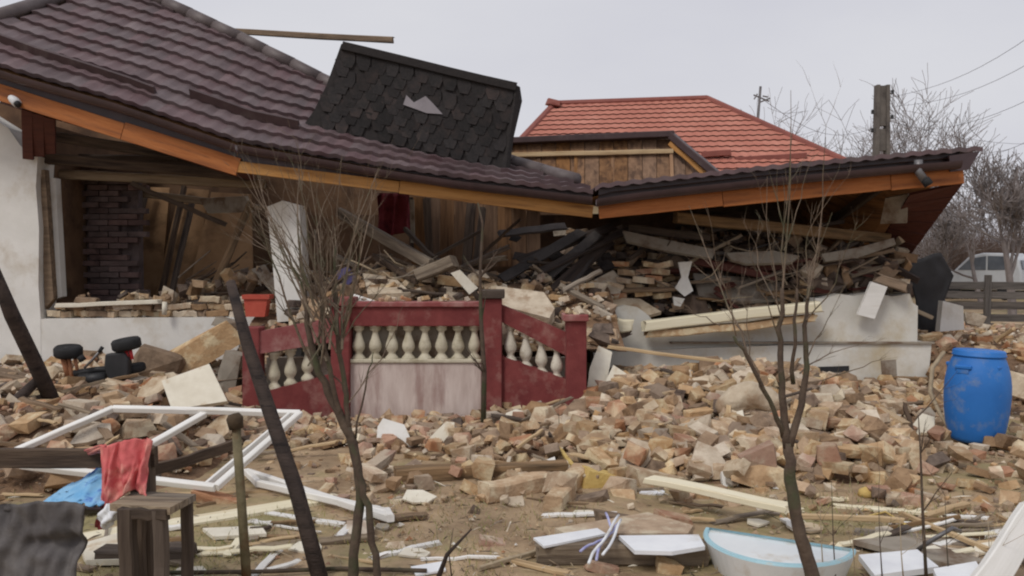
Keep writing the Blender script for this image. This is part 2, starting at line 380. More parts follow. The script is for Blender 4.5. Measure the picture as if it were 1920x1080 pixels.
# dirt bodies of the heaps
for nm, (x0, x1, y0, y1), mm in (('front', (-1.6, 5.4, 5.6, 10.2), 'rubble_dust'), ('left', (-7.5, -2.2, 5.2, 10.25), 'rubble_dust'), ('left2', (-2.2, 1, 6.2, 8.5), 'rubble_dust'),
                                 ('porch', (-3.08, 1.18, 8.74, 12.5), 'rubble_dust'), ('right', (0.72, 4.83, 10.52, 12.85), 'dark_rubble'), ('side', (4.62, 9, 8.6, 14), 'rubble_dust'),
                                 ('room', (-5.6, -2.92, 10.52, 13.38), 'rubble_dust')):
    fn = HEAPS[nm.rstrip('2')]
    def hf(u, v):
        x = lerp(x0, x1, u); y = lerp(y0, y1, v)
        h = fn(x, y)
        if h > 0.01: h = H(x, y) if abs(H0(x, y) - h) < 1e-6 else h
        return (x, y, h - 0.03)
    o = MB().grid(hf, int((x1 - x0) * 12), int((y1 - y0) * 12)).build('rubble', mm, smooth=True); tag(o, kind='stuff')

# ================================================================== COLLAPSED HOUSE
house = thing('collapsed_house', 'collapsed white house with sagging brown tile roof and wooden eaves', 'house', (0, 10.3, 0))
EY = 9.5
EAVE = [(-330, 15), (37, 138), (222, 190), (444, 266), (560, 286), (700, 310), (856, 334), (1112, 364)]
EZ = [(P(px, py, EY).x, P(px, py, EY).z) for px, py in EAVE]
XV = EZ[-1][0]
def alpha(X): return R(lerp(35.5, 17, sstep((X + 3.6) / 4.3)))
def surf(X, s, h=0.0):
    a = alpha(X); sag = -0.05 * math.sin(min(s, 4) / 4 * math.pi) * (1 + nz(X, s, 0, 0.8))
    return Vector((X, EY + s * math.cos(a) - h * math.sin(a), interp(EZ, X) + s * math.sin(a) + h * math.cos(a) + sag))
HIPR = [(218, -34), (290, 0), (450, 76), (610, 157), (760, 226), (950, 306), (1125, 356)]
def hipy(px): return 35 - 0.318 * px if px < 218 else interp(HIPR, px)
SM = {}
def smax(X):
    k = round(X, 3)
    if k not in SM:
        s = 0.0
        while s < 6.5:
            px, py = proj(surf(X, s))
            if py <= hipy(px): break
            s += 0.02
        SM[k] = s
    return SM[k]
PW, PS = 0.172, 0.305
def tile_mb(fn, X0, s0, s1, lip=0.048):
    vs, fs = [], []; n = 6
    for (s, hb) in ((s0, lip - 0.05), (s0, lip), (s1 + 0.02, 0.0)):
        for i in range(n + 1):
            t = i / n
            wv = 0.017 * (math.sin(t * 2 * math.pi - 1.2) * 0.5 + 0.5) ** 1.3
            vs.append(fn(X0 + t * PW, s, hb + wv))
    for j in range(2):
        for i in range(n):
            a = j * (n + 1) + i
            fs.append((a, a + 1, a + n + 2, a + n + 1))
    return vs, fs
tiles = []
c = int(math.floor((-9.2 - XV) / PW))
for i in range(c, 0):
    X0 = XV + i * PW
    m = min(smax(X0), smax(X0 + PW)); j = 0
    while j * PS < m - 0.06:
        s0, s1 = j * PS, min((j + 1) * PS, m)
        ctr = surf(X0 + PW / 2, (s0 + s1) / 2); px, py = proj(ctr)
        inside = -15 < px < 1125 and py > -12
        hid = 575 < px < 955 and py < 300 - (955 - px) * 0.18
        tiles.append((inside and not hid, (s1 - s0) / ctr.y ** 2, X0, s0, s1)); j += 1
# right stretch of the roof, lying almost level behind its eave
REAVE = [(1108, 362), (1128, 353), (1424, 321), (1716, 293), (1800, 286), (1838, 284)]
RZ = [(P(px, py, EY).x, P(px, py, EY).z) for px, py in REAVE]
XR = RZ[-1][0]
def surf2(X, s, h=0.0):
    return Vector((X, EY + s, interp(RZ, X) + 0.02 * s + h - 0.45 * max(0, s - 0.5) * sstep((X - 3.4) / 1.6)))
tiles.sort(key=lambda t: (-t[0], -t[1]))
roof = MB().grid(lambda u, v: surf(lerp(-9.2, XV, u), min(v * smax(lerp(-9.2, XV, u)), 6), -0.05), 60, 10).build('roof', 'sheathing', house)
nt_, rest = 0, MB()
for (vis, sz, X0, s0, s1) in tiles:
    vs_, fs_ = tile_mb(surf, X0, s0, s1)
    if vis and nt_ < 276:
        MB().add(vs_, fs_).build('roof_tile', 'roof_brown', roof, smooth=False); nt_ += 1
    else: rest.add(vs_, fs_)
k = 0
while XV + 0.02 + k * PW < XR - 0.05:
    X0 = XV + 0.02 + k * PW
    for j in range(12):
        vs_, fs_ = tile_mb(surf2, X0, j * PS, (j + 1) * PS)
        if j == 0: MB().add(vs_, fs_).build('roof_tile', 'roof_brown', roof)
        else: rest.add(vs_, fs_)
    k += 1
tag(rest.build('roof_tiling', 'roof_brown', roof), kind='stuff')
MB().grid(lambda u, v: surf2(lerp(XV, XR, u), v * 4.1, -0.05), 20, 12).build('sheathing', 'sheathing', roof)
# hip caps: half-round lengths
def hip_pts(X0, X1, n): return [surf(lerp(X0, X1, i / n), smax(round(lerp(X0, X1, i / n), 3)), 0.03) for i in range(n + 1)]
XA = max((XV - 0.02 * i for i in range(500)), key=lambda X: smax(X))
for A, B, n in ((XA, XV - 0.15, 17), (XA - 0.02, -9.0, 9)):
    pts = hip_pts(A, B, n)
    for i in range(n):
        p, q = pts[i], pts[i + 1]
        MB().tube([p, lerp(p, q, 1.04)], [0.088, 0.092], 10).build('hip_cap', 'hip_grey', roof, smooth=True)
# snow guards lying on the tiles
def find_s(px, py):
    best = None
    for i in range(260):
        X = -7.5 + i * 0.033
        if X > XV: break
        for j in range(90):
            s = j * 0.06; q = proj(surf(X, s)); d = (q[0] - px) ** 2 + (q[1] - py) ** 2
            if best is None or d < best[0]: best = (d, X, s)
    return best[1], best[2]
for (a, b) in (((2, 82), (292, 182)), ((358, 188), (562, 246))):
    Xa, sa = find_s(*a); Xb, sb = find_s(*b); mb = MB()
    for i in range(12):
        t0, t1 = i / 12, (i + 1) / 12
        Pa = lambda t, h, ds=0: surf(lerp(Xa, Xb, t), lerp(sa, sb, t) + ds, h)
        mb.hexa([Pa(t0, 0.02), Pa(t1, 0.02), Pa(t1, 0.02, 0.09), Pa(t0, 0.02, 0.09), Pa(t0, 0.12, 0.02), Pa(t1, 0.12, 0.02), Pa(t1, 0.12, 0.06), Pa(t0, 0.12, 0.06)])
    mb.build('snow_guard', 'roof_trim', roof)
# gutters
def gutter(pts, name='gutter'):
    mb = MB(); n = 8; vs, fs = [], []
    for p in pts:
        for k in range(n + 1):
            a = math.pi + math.pi * k / n
            vs.append((p[0], p[1] + 0.065 * math.cos(a), p[2] + 0.085 * math.sin(a)))
    for i in range(len(pts) - 1):
        for k in range(n):
            a = i * (n + 1) + k; fs.append((a, a + 1, a + n + 2, a + n + 1))
    mb.add(vs, fs); return mb.build(name, 'gutter_dark', roof, smooth=True)
gutter([P(px, interp(EAVE, px) + 6, EY - 0.05) for px in (-330, -100, 37, 130, 222, 330, 444)])
gutter([P(px, interp(EAVE, px) + 6, EY - 0.05) for px in (448, 500, 560, 700, 856, 1000, 1110)])
gutter([P(px, interp(REAVE, px) + 16, EY - 0.05) for px in (1118, 1200, 1424, 1600, 1716, 1800)])
# gutter outlet with its downpipe stub
MB().tube([P(1722, 300, EY - 0.06), P(1722, 322, EY - 0.06), P(1734, 338, EY - 0.08)], 0.045, 10).build('gutter_outlet', 'metal_grey', roof, smooth=True)
MB().tube([P(1734, 336, EY - 0.08), P(1742, 347, EY - 0.1)], 0.05, 10).build('gutter_outlet', 'rubber', roof, smooth=True)
# fascia boards
def fascia(a0, a1, b0, b1, Y, m):
    A = (P(*a0, Y) + P(*a1, Y)) / 2; B = (P(*b0, Y) + P(*b1, Y)) / 2
    ht = ((P(*a0, Y) - P(*a1, Y)).length + (P(*b0, Y) - P(*b1, Y)).length) / 2
    mw, L = frame(A, B); return beam_mb(L, 0.035, ht, 3, 0.002).build('fascia_board', m, roof, mw=mw)
def fascia_run(a0, a1, b0, b1, Y, m, cuts):
    for t0, t1 in zip(cuts[:-1], cuts[1:]):
        L2 = lambda p, q, t: (lerp(p[0], q[0], t), lerp(p[1], q[1], t))
        dj = rnd.uniform(-1, 1)
        fascia(L2(a0, b0, t0 + .001), L2(a1, b1, t0 + .001), tuple(Vector(L2(a0, b0, t1 - .001)) + Vector((0, dj))), tuple(Vector(L2(a1, b1, t1 - .001)) + Vector((0, dj))), Y + rnd.uniform(-.006, .006), m)
fascia_run((-300, 66), (-300, 93), (448, 296), (448, 331), EY + 0.05, 'stained_wood', (0, .38, .71, 1))
fascia_run((440, 302), (440, 322), (1112, 384), (1112, 409), EY + 0.06, 'honey_wood', (0, .46, 1))
fascia_run((1122, 383), (1122, 410), (1806, 310), (1806, 344), EY + 0.05, 'stained_wood', (0, .34, .8, 1))
for pts_, eav, m0 in (((-330, 37, 130, 222, 330, 444), EAVE, 46), ((446, 560, 700, 856, 1000, 1110), EAVE, 34), ((1122, 1200, 1424, 1600, 1716, 1800), REAVE, 46)):
    mb = MB()
    for p0, p1 in zip(pts_[:-1], pts_[1:]):
        mb.hexa([P(p0, interp(eav, p0) + m0, EY + .1), P(p1, interp(eav, p1) + m0, EY + .1), P(p1, interp(eav, p1) + m0, EY + .14), P(p0, interp(eav, p0) + m0, EY + .14),
                 P(p0, interp(eav, p0) - 2, EY + .1), P(p1, interp(eav, p1) - 2, EY + .1), P(p1, interp(eav, p1) - 2, EY + .14), P(p0, interp(eav, p0) - 2, EY + .14)])
    mb.build('eave_board', 'gutter_dark', roof)
# verge flashing at the far right corner and the board under it
sheet('verge_flashing', [P(1780, 292, EY), P(1838, 283, EY), P(1816, 318, EY), P(1782, 322, EY)], 0.06, 'gutter_dark', parent=roof)
# soffit under the right corner: dark red boards running back and down
for i in range(7):
    t0, t1 = i / 7, (i + 1) / 7 - 0.012
    a, b, c_, d_ = P(1706, 366, 9.75), P(1806, 344, 9.62), P(1690, 502, 11.3), P(1640, 470, 11.5)
    q = [lerp(a, d_, t0), lerp(b, c_, t0), lerp(b, c_, t1), lerp(a, d_, t1)]
    MB().prism(q, (0.01, 0.02, 0.03)).build('soffit_board', 'soffit_red', roof)
sheet('soffit_board', [P(1660, 372, 10.2), P(1702, 364, 10.0), P(1700, 418, 10.2), P(1650, 420, 10.4)], 0.03, 'grey_plaster', parent=roof)
# soffit under the left eave
for i in range(9):
    x0, x1 = -60 + i * 60, -60 + (i + 1) * 60 - 3
    z = lambda px: interp(EAVE, px) + 54
    MB().prism([P(x0, z(x0), EY + 0.08), P(x1, z(x1), EY + 0.08), P(x1, z(x1) + 14, EY + 0.75), P(x0, z(x0) + 14, EY + 0.75)], (0, 0, 0.02)).build('soffit_board', 'soffit_red', roof)
for i in range(3):
    sheet('soffit_board', [P(40 + i * 21, 205 + i * 7, 9.9), P(60 + i * 21, 211 + i * 7, 9.9), P(62 + i * 21, 300 - i * 6, 10.2), P(42 + i * 21, 298 - i * 4, 10.2)], 0.03, 'soffit_red', parent=roof)
# rafters seen under the sagging roof
for X in [-5.2, -4.5, -3.8, -3.1, -2.4, -1.7, -1.0, -0.3, 0.4]:
    sm = min(3.2, smax(round(X, 3)) - 0.1)
    if sm > 0.6: beam('rafter', surf(X, 0.12, -0.13), surf(X, sm, -0.13), 0.07, 0.13, 'dark_wood', parent=roof)
for X in [1.6, 2.3, 3.0, 3.7, 4.4]:
    beam('rafter', surf2(X, 0.12, -0.12), surf2(X, 2.2, -0.12), 0.07, 0.12, 'dark_wood', parent=roof)

# --- walls
WY = 10.3
def wallpoly(pxs, Y, th, name, m, parent=house):
    return MB().prism([P(a, b, Y) for a, b in pxs], (0, th, 0)).build(name, m, parent)
def zx(px, z, Y=WY): return ((px - CX) / F * Y, z)
left = [(-9.0, -0.1), (-5.70, -0.1), (-5.70, 0.94), (-5.72, 1.3), (-5.70, 2.0), (-5.73, 2.5), (-5.70, 2.86), (-5.9, 2.98), (-6.05, 3.2), (-6.4, 3.42), (-9.0, 3.8)]
MB().prism([(x, WY, z) for x, z in left], (0, 0.38, 0)).build('front_wall', 'white_plaster', house)
low = [(-5.698, -0.1), (-2.55, -0.1), (-2.55, 0.66), (-2.8, 0.86), (-2.95, 0.93), (-3.6, 0.925), (-4.4, 0.92), (-5.698, 0.905)]
MB().prism([(x, WY + 0.003, z) for x, z in low], (0, 0.37, 0)).build('under_window_wall', 'white_plaster', house)
# narrow inner reveal and the dark broken edge beside it
MB().prism([P(76, 318, WY + 0.1), P(84, 318, WY + 0.1), P(100, 560, WY + 0.1), P(84, 580, WY + 0.1)], (0, 0.1, 0)).build('window_reveal', 'old_beam', house)
MB().prism([P(84, 332, WY + 0.22), P(104, 334, WY + 0.3), P(116, 556, WY + 0.3), P(98, 562, WY + 0.22)], (0, 0.12, 0)).build('window_reveal', 'white_plaster', house)
# broken sill courses, brick by brick
for row in range(3):
    z = 0.925 + row * 0.085; x = -5.66 + (0.1 if row % 2 else 0)
    while x < -2.75:
        L = rnd.uniform(0.1, 0.27)
        if rnd.random() < (1, .8, .45)[row]:
            o = beam_mb(L - 0.012, 0.12, 0.074, rnd.randint(0, 999), 0.012, 0.02, 3).build('brick', rnd.choice(['tan_brick', 'pale_mortar', 'brown_clod', 'brown_clod', 'pale_mortar']), house,
                 mw=Matrix.Translation((x + L / 2, WY + 0.10 + rnd.uniform(-0.03, 0.05), z + 0.037 + rnd.uniform(-.004, .004))) @ Matrix.Rotation(rnd.uniform(-0.3, 0.3), 4, 'Z') @ Matrix.Rotation(rnd.uniform(-0.12, 0.12), 4, 'Y'))
        x += L
beam('sill_board', P(110, 573, WY + 0.02), P(300, 566, WY + 0.0), 0.14, 0.05, 'broken_plaster', parent=house, ragged=0.03)
# right-hand remains: plinth and stump of the front wall
pl = [(0.98, 0.0), (4.98, 0.0), (5.03, 0.62), (3.6, 0.605), (2.2, 0.56), (0.98, 0.50)]
MB().prism([(x, 10.2, z) for x, z in pl], (0, 0.45, 0)).build('plinth', 'plinth_plaster', house)
def pz(px, py, Y=10.26): p = P(px, py, Y); return (p.x, 10.26, p.z)
up_ = [pz(1130, 668), pz(1720, 641), pz(1721, 574), pz(1712, 568), pz(1706, 551), pz(1672, 556), pz(1640, 549), pz(1600, 555), pz(1575, 551), pz(1545, 560), pz(1530, 559), pz(1526, 574), pz(1512, 582), pz(1470, 600), pz(1420, 590), pz(1360, 604), pz(1300, 596),
       pz(1230, 610), pz(1215, 590), pz(1195, 576), pz(1170, 572), pz(1145, 580), pz(1132, 600)]
MB().prism(up_, (0, 0.4, 0)).build('wall_stump', 'plinth_plaster', house)
MB().box((1.9, 10.17, 0.615), (5.05, 10.26, 0.635)).build('plinth_ledge', 'grey_plaster', house)
MB().prism([P(1474, 690, 10.19), P(1592, 686, 10.19), P(1592, 697, 10.19), P(1474, 702, 10.19)], (0, 0.02, 0)).build('vent_slot_shade', 'plastic_black', house)  # flat black strip in place of the slot's shaded depth
MB().prism([P(1652, 676, 10.19), P(1680, 674, 10.19), P(1682, 706, 10.19), P(1654, 706, 10.19)], (0, 0.03, 0)).build('exposed_patch', 'grey_plaster', house)
# side and back walls closing the volume
MB().box((4.55, 10.7, 0), (4.9, 13.2, 1.25)).build('side_wall', 'plinth_plaster', house)
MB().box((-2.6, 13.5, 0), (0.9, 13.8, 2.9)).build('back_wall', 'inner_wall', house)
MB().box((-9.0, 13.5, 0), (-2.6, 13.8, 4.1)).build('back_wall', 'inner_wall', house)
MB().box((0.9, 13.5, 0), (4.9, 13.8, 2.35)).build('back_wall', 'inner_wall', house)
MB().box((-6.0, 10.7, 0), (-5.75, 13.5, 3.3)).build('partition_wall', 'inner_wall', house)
# exposed brickwork on the left of the room
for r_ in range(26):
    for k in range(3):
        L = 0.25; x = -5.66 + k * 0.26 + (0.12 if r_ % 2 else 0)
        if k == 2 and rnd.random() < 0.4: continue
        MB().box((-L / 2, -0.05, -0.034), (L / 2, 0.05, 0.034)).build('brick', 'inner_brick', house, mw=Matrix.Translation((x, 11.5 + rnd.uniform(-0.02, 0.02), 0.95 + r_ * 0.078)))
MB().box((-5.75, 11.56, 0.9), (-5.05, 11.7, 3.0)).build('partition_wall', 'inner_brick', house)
# leaning tan panels in the room
for (a, b, c_, d_) in (((222, 560), (262, 350), (318, 352), (300, 560)), ((290, 560), (338, 352), (392, 356), (360, 556)), ((352, 552), (396, 360), (470, 364), (474, 540))):
    MB().prism([P(*a, 12.2), P(*b, 12.9), P(*c_, 12.95), P(*d_, 12.3)], (0, 0.05, 0)).build('wall_panel', 'inner_panel', house)
for (a, b) in (((228, 560, 12.0), (276, 350, 12.7)), ((300, 560, 12.1), (346, 350, 12.8)), ((322, 550, 11.8), (362, 372, 12.5))):
    beam('stud', P(*a), P(*b), 0.07, 0.07, 'dark_wood', parent=house)
# timber beams across the top of the room
for (a, b, t, mm) in (((70, 296, 10.5), (470, 330, 10.9), 0.13, 'dark_wood'), ((90, 326, 10.9), (500, 346, 11.2), 0.12, 'weathered_wood'), ((110, 300, 11.4), (480, 306, 11.6), 0.16, 'dark_wood'),
                      ((160, 350, 11.9), (500, 392, 11.9), 0.10, 'weathered_wood'), ((60, 250, 10.4), (330, 292, 10.8), 0.12, 'dark_wood')):
    beam('ceiling_beam', P(*a), P(*b), t, t, mm, parent=house, ragged=0.04)
sheet('broken_ceiling', [P(372, 372, 11.8), P(460, 368, 11.6), P(470, 398, 11.6), P(390, 400, 11.8)], 0.06, 'grey_plaster', parent=house)
for i in range(5): sheet('ceiling_lath', [P(246 + i * 17, 290, 11.9), P(256 + i * 17, 290, 11.9), P(254 + i * 17, 322 - i * 3, 11.9), P(246 + i * 17, 320, 11.9)], 0.02, 'weathered_wood' if i % 2 else 'grey_plaster', parent=house)
# stump of a white pier beside the window
sheet('wall_pier', [P(500, 388, 10.0), P(530, 376, 10.0), P(561, 384, 10.0), P(566, 470, 10.0), P(572, 600, 10.0), P(520, 604, 10.0), P(510, 480, 10.0)], 0.3, 'white_plaster', parent=house)
sheet('grey_panel', [P(470, 505, 10.9), P(496, 496, 10.9), P(528, 548, 10.7), P(520, 560, 10.7)], 0.05, 'grey_plaster', parent=house)
# planked inner wall in the middle
for i in range(9):
    x0 = 772 + i * 27
    sheet('wall_plank', [P(x0, 368, 12.3), P(x0 + 25, 370, 12.3), P(x0 + 25, 500, 12.3), P(x0, 500, 12.3)], 0.03, 'inner_wood', parent=house)
for (a, b, t) in (((884, 385, 12.0), (872, 520, 11.5), 0.12), ((905, 390, 11.9), (892, 500, 11.6), 0.08), ((800, 372, 12.1), (806, 500, 12.0), 0.09), ((770, 370, 12.2), (772, 470, 12.2), 0.06)):
    beam('wall_post', P(*a), P(*b), t, t, 'dark_wood', parent=house)
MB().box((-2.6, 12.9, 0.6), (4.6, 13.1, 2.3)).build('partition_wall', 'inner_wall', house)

# --- the flipped stretch of hip roof behind, its boards facing the yard
hipc = thing('fallen_roof_section', 'upturned section of hip roof showing brown boards and yellow battens', 'roof section', P(1100, 400, 12.5))
def V_top(px): return interp([(930, 264), (1256, 252), (1262, 254), (1350, 330)], px)
x0 = 935
while x0 < 1340:
    x1 = min(x0 + 27, 1342)
    MB().prism([P(x0, V_top(x0) + 8, 12.5), P(x1 - 1.2, V_top(x1) + 8, 12.5), P(x1 - 1.2, 372, 11.9), P(x0, 372, 11.9)], (0, 0.035, 0.01)).build('board', 'inner_wood', hipc); x0 = x1
beam('batten', P(940, 291, 12.3), P(1262, 284, 12.3), 0.05, 0.065, 'raw_wood', parent=hipc)
beam('batten', P(1256, 268, 12.35), P(1326, 330, 12.1), 0.05, 0.075, 'honey_wood', parent=hipc)
beam('batten', P(1258, 280, 12.36), P(1262, 360, 12.0), 0.05, 0.06, 'sheathing', parent=hipc)
for i in range(3): beam('batten', P(1010 + i * 70, 292, 12.36), P(1008 + i * 70, 362, 12.0), 0.05, 0.05, 'sheathing', parent=hipc)
beam('roof_edge', P(938, 266, 12.45), P(1262, 252, 12.4), 0.2, 0.09, 'roof_trim', parent=hipc)
beam('roof_edge', P(1256, 252, 12.4), P(1352, 334, 12.0), 0.2, 0.10, 'roof_trim', parent=hipc)
# back of the section: brown sheet metal
MB().prism([P(938, 262, 12.58), P(1258, 248, 12.58), P(1344, 330, 12.5), P(1344, 372, 12.2), P(938, 372, 12.2)], (0, 0.03, 0)).build('roof_sheet', 'roof_brown', hipc)

# --- dark shingled slab lying on the roof
slab = thing('shingled_roof_slab', 'black roof slab of hexagonal shingles tipped up on the brown tiles', 'roof slab', P(760, 280, 10.6))
def on_roof(px, py):
    X, s = find_s(px, py); return surf(X, s)
BL, BR = on_roof(566, 240), on_roof(946, 322)
YL, YR = BL.y, BR.y
def slabpt(px, py, back=0.0):
    tx = (px - 566) / (946 - 566); Yb = lerp(YL, YR, tx); up = max(0, (lerp(240, 322, tx) - py)) / 170
    return P(px, py, Yb + 0.12 * up + back)
outline = [(566, 240), (590, 205), (612, 160), (640, 82), (720, 96), (850, 130), (966, 158), (970, 185), (952, 262), (946, 322), (850, 304), (740, 280), (640, 258)]
mb = MB(); fr_ = [slabpt(a, b, 0.02) for a, b in outline]
mb.prism(fr_, (0.06, 0.16, 0.0)); mb.build('decking', 'felt_black', slab)
def inside(pt, poly):
    x, y = pt; r = False
    for i in range(len(poly)):
        (x0, y0), (x1, y1) = poly[i], poly[i - 1]
        if (y0 > y) != (y1 > y) and x < (x1 - x0) * (y - y0) / (y1 - y0) + x0: r = not r
    return r
ax = (P(946, 322, YR) - P(566, 240, YL)); pxstep = 27.0
row = 0
for rr in range(12):
    for cc in range(18):
        u = 560 + cc * 27 + (13.5 if rr % 2 else 0)
        v = 92 + rr * 18 + (u - 640) * 0.225
        if not inside((u, v), outline): continue
        hexa = [(u - 13, v - 3), (u - 8, v + 12), (u + 7, v + 15), (u + 13, v + 2), (u + 13, v - 14), (u - 13, v - 19)]
        hexa = [(a, b) for a, b in hexa]
        if sum(inside(q, outline) for q in hexa) < 5: continue
        off = 0.012 + 0.0 * rr
        if rnd.random() < .05: continue
        jx, jy = rnd.uniform(-2.5, 2.5), rnd.uniform(-2.5, 2.5); hexa = [(a + jx, b + jy) for a, b in hexa]
        pts = [slabpt(a, b, 0.004 - (0.011 if b > v else 0.002) + rnd.uniform(-.004, .004)) for a, b in hexa]
        MB().prism(pts, (0, 0.012, 0)).build('shingle', 'shingle_black', slab)
sheet('torn_patch', [slabpt(a, b, -0.02) for a, b in ((756, 196), (762, 178), (776, 192), (798, 180), (812, 194), (830, 214), (800, 212))], 0.008, 'underlay_grey', parent=slab)
beam('ridge_strip', slabpt(642, 86, -0.01), slabpt(968, 164, -0.01), 0.06, 0.1, 'felt_black', parent=slab)
beam('edge_strip', slabpt(967, 165, 0.05), slabpt(946, 320, 0.03), 0.1, 0.08, 'felt_black', parent=slab)

# loose timber resting over the hip
beam('roof_timber', P(418, 58, 12.0), P(736, 75, 10.9), 0.06, 0.075, 'old_beam', 'weathered timber sticking out over the ridge above the black slab', 'timber', ragged=0.02)
# security camera under the left eave
sc = thing('security_camera', 'small white security camera fixed under the left end of the eave', 'camera', P(24, 184, 9.75))
MB().tube([P(14, 174, 9.65), P(32, 194, 9.5)], 0.05, 12).build('housing', 'plastic_white', sc, smooth=True)
MB().tube([P(31, 193, 9.51), P(34, 196, 9.48)], 0.036, 12).build('lens', 'plastic_black', sc, smooth=True)
MB().tube([P(16, 176, 9.64), P(8, 168, 9.9)], 0.02, 8).build('bracket', 'plastic_white', sc)

# ================================================================== PORCH BALUSTRADE
bal = thing('porch_balustrade', 'maroon porch balustrade with white urn balusters standing in the rubble', 'balustrade', P(860, 800, 8.5))
BY = 8.5
def bbox(x0, y0, x1, y1, Y, th, name, m, jit=0.0):
    p = [P(x0, y0, Y), P(x1, y0, Y), P(x1, y1, Y), P(x0, y1, Y)]
    mb = MB().prism(p, (0, th, 0)); o = mb.build(name, m, bal)
    bv = o.modifiers.new('b', 'BEVEL'); bv.width = 0.008; bv.segments = 1
    return o
bbox(620, 574, 655, 835, BY - 0.06, 0.24, 'post', 'maroon_paint')
bbox(903, 560, 941, 835, BY - 0.08, 0.24, 'post', 'maroon_paint')
bbox(1062, 602, 1100, 830, BY - 0.30, 0.24, 'post', 'maroon_paint')
bbox(454, 614, 486, 830, BY - 0.20, 0.2, 'post', 'maroon_paint')
for (x, y, Y) in ((637, 566, BY - 0.06), (922, 552, BY - 0.08)):
    bbox(x - 24, y - 8, x + 24, y + 8, Y - 0.04, 0.32, 'post_cap', 'maroon_paint' if x < 700 else 'dark_wood')
bbox(1056, 590, 1104, 603, BY - 0.34, 0.32, 'post_cap', 'maroon_faded')
# middle bay
bbox(655, 575, 903, 612, BY, 0.16, 'top_rail', 'maroon_paint')
bbox(656, 566, 902, 576, BY - 0.03, 0.22, 'rail_coping', 'maroon_faded')
bbox(655, 680, 903, 830, BY + 0.01, 0.14, 'panel', 'panel_plaster')
bbox(655, 674, 903, 681, BY - 0.01, 0.18, 'ledge', 'baluster_dirty')
bbox(655, 800, 903, 830, BY - 0.02, 0.18, 'base', 'maroon_faded')
BPROF = [(0.062, 0), (0.062, 0.05), (0.05, 0.07), (0.034, 0.10), (0.030, 0.12), (0.050, 0.16), (0.058, 0.20), (0.054, 0.25), (0.036, 0.33), (0.026, 0.39), (0.028, 0.42), (0.048, 0.44), (0.048, 0.48), (0.060, 0.485), (0.060, 0.53)]
def baluster(px, y0, y1, Y, m, wd=1.0):
    a, b = P(px, y1, Y), P(px, y0, Y); h = (b - a).length; k = h / 0.53
    MB().lathe([(r * wd * (0.75 + 0.25 * k), z * k) for r, z in BPROF], 14, a).build('baluster', m, bal, smooth=True)
for i in range(8):
    baluster(673 + i * 31, 606, 677, BY + 0.07, 'baluster_dirty', 1.2)
bbox(655, 606, 903, 680, BY + 0.145, 0.03, 'infill', 'grey_plaster')
# right bay, sloping down to the end post
def slope(name, a0, a1, b1, b0, Y0, Y1, th, m):
    p = [P(*a0, Y0), P(*b0, Y1), P(*b1, Y1), P(*a1, Y0)]
    MB().prism(p, (0, th, 0)).build(name, m, bal)
slope('top_rail', (941, 572), (941, 604), (1063, 668), (1063, 624), BY - 0.02, BY - 0.2, 0.16, 'maroon_paint')
slope('base', (941, 668), (941, 830), (1063, 830), (1063, 712), BY - 0.02, BY - 0.2, 0.16, 'maroon_paint')
for i in range(4):
    x = 957 + i * 29; y0 = 612 + i * 13 - (2 if i == 0 else 0); y1 = 682 + i * 11
    baluster(x, y0 - 8, y1, BY + 0.05 - 0.05 * i, 'baluster_cement', 1.15)
# left bay, sloping the other way and battered
slope('top_rail', (484, 622), (484, 664), (622, 642), (622, 596), BY - 0.18, BY - 0.02, 0.16, 'maroon_faded')
slope('base', (484, 738), (484, 830), (622, 830), (622, 702), BY - 0.18, BY - 0.02, 0.16, 'maroon_paint')
for i, (x, y0, y1) in enumerate(((514, 664, 732), (545, 658, 724), (577, 652, 714))):
    baluster(x, y0 - 6, y1, BY - 0.05 + 0.04 * i, 'baluster_dirty', 1.15)
MB().box((-2.5, 8.66, 0.0), (0.55, 8.76, 0.62)).build('landing', 'grey_plaster', bal)
pot = thing('flower_box', 'red plastic flower box left on the broken window sill', 'flower box', P(478, 596, 10.05))
pa = [P(456, 556, 10.0), P(502, 556, 10.0), P(496, 594, 10.0), P(461, 594, 10.0)]
MB().prism(pa, (0, 0.16, 0)).build('box', 'terracotta', pot)
MB().prism([P(453, 553, 9.98), P(505, 553, 9.98), P(504, 561, 9.98), P(454, 561, 9.98)], (0, 0.2, 0)).build('rim', 'terracotta', pot)
# ================================================================== LOOSE BRICKS AND RUBBLE
def chunk_mesh(seed, m, size=(0.25, 0.12, 0.075), rough=0.18, cut=True):
    r = random.Random(seed); bm = bmesh.new()
    pts = []
    sx, sy, sz = [q / 2 for q in size]
    for ix in (-1, 1):
        for iy in (-1, 1):
            for iz in (-1, 1):
                k = r.uniform(.6, .85) if (cut and r.random() < (.35 if rough > .12 else .12)) else 1
                pts.append((ix * sx * k * (1 + r.uniform(-rough, rough)), iy * sy * k * (1 + r.uniform(-rough, rough)), iz * sz * (1 + r.uniform(-rough, rough))))
    for _ in range(6 if rough > .12 else 0):
        a = r.choice((0, 1, 2)); q = [r.uniform(-1, 1) * sx * .9, r.uniform(-1, 1) * sy * .9, r.uniform(-1, 1) * sz * .9]
        q[a] = math.copysign((sx, sy, sz)[a] * r.uniform(0.9, 1.15), r.uniform(-1, 1)); pts.append(tuple(q))
    for q in pts: bm.verts.new(q)
    bmesh.ops.convex_hull(bm, input=bm.verts[:])
    bmesh.ops.delete(bm, geom=[v for v in bm.verts if not v.link_faces], context='VERTS')
    me = bpy.data.meshes.new('chunk'); bm.to_mesh(me); bm.free(); me.materials.append(MATS[m]); return me
BM_ = ['tan_brick', 'red_brick', 'pale_mortar', 'brown_clod', 'dark_rubble']
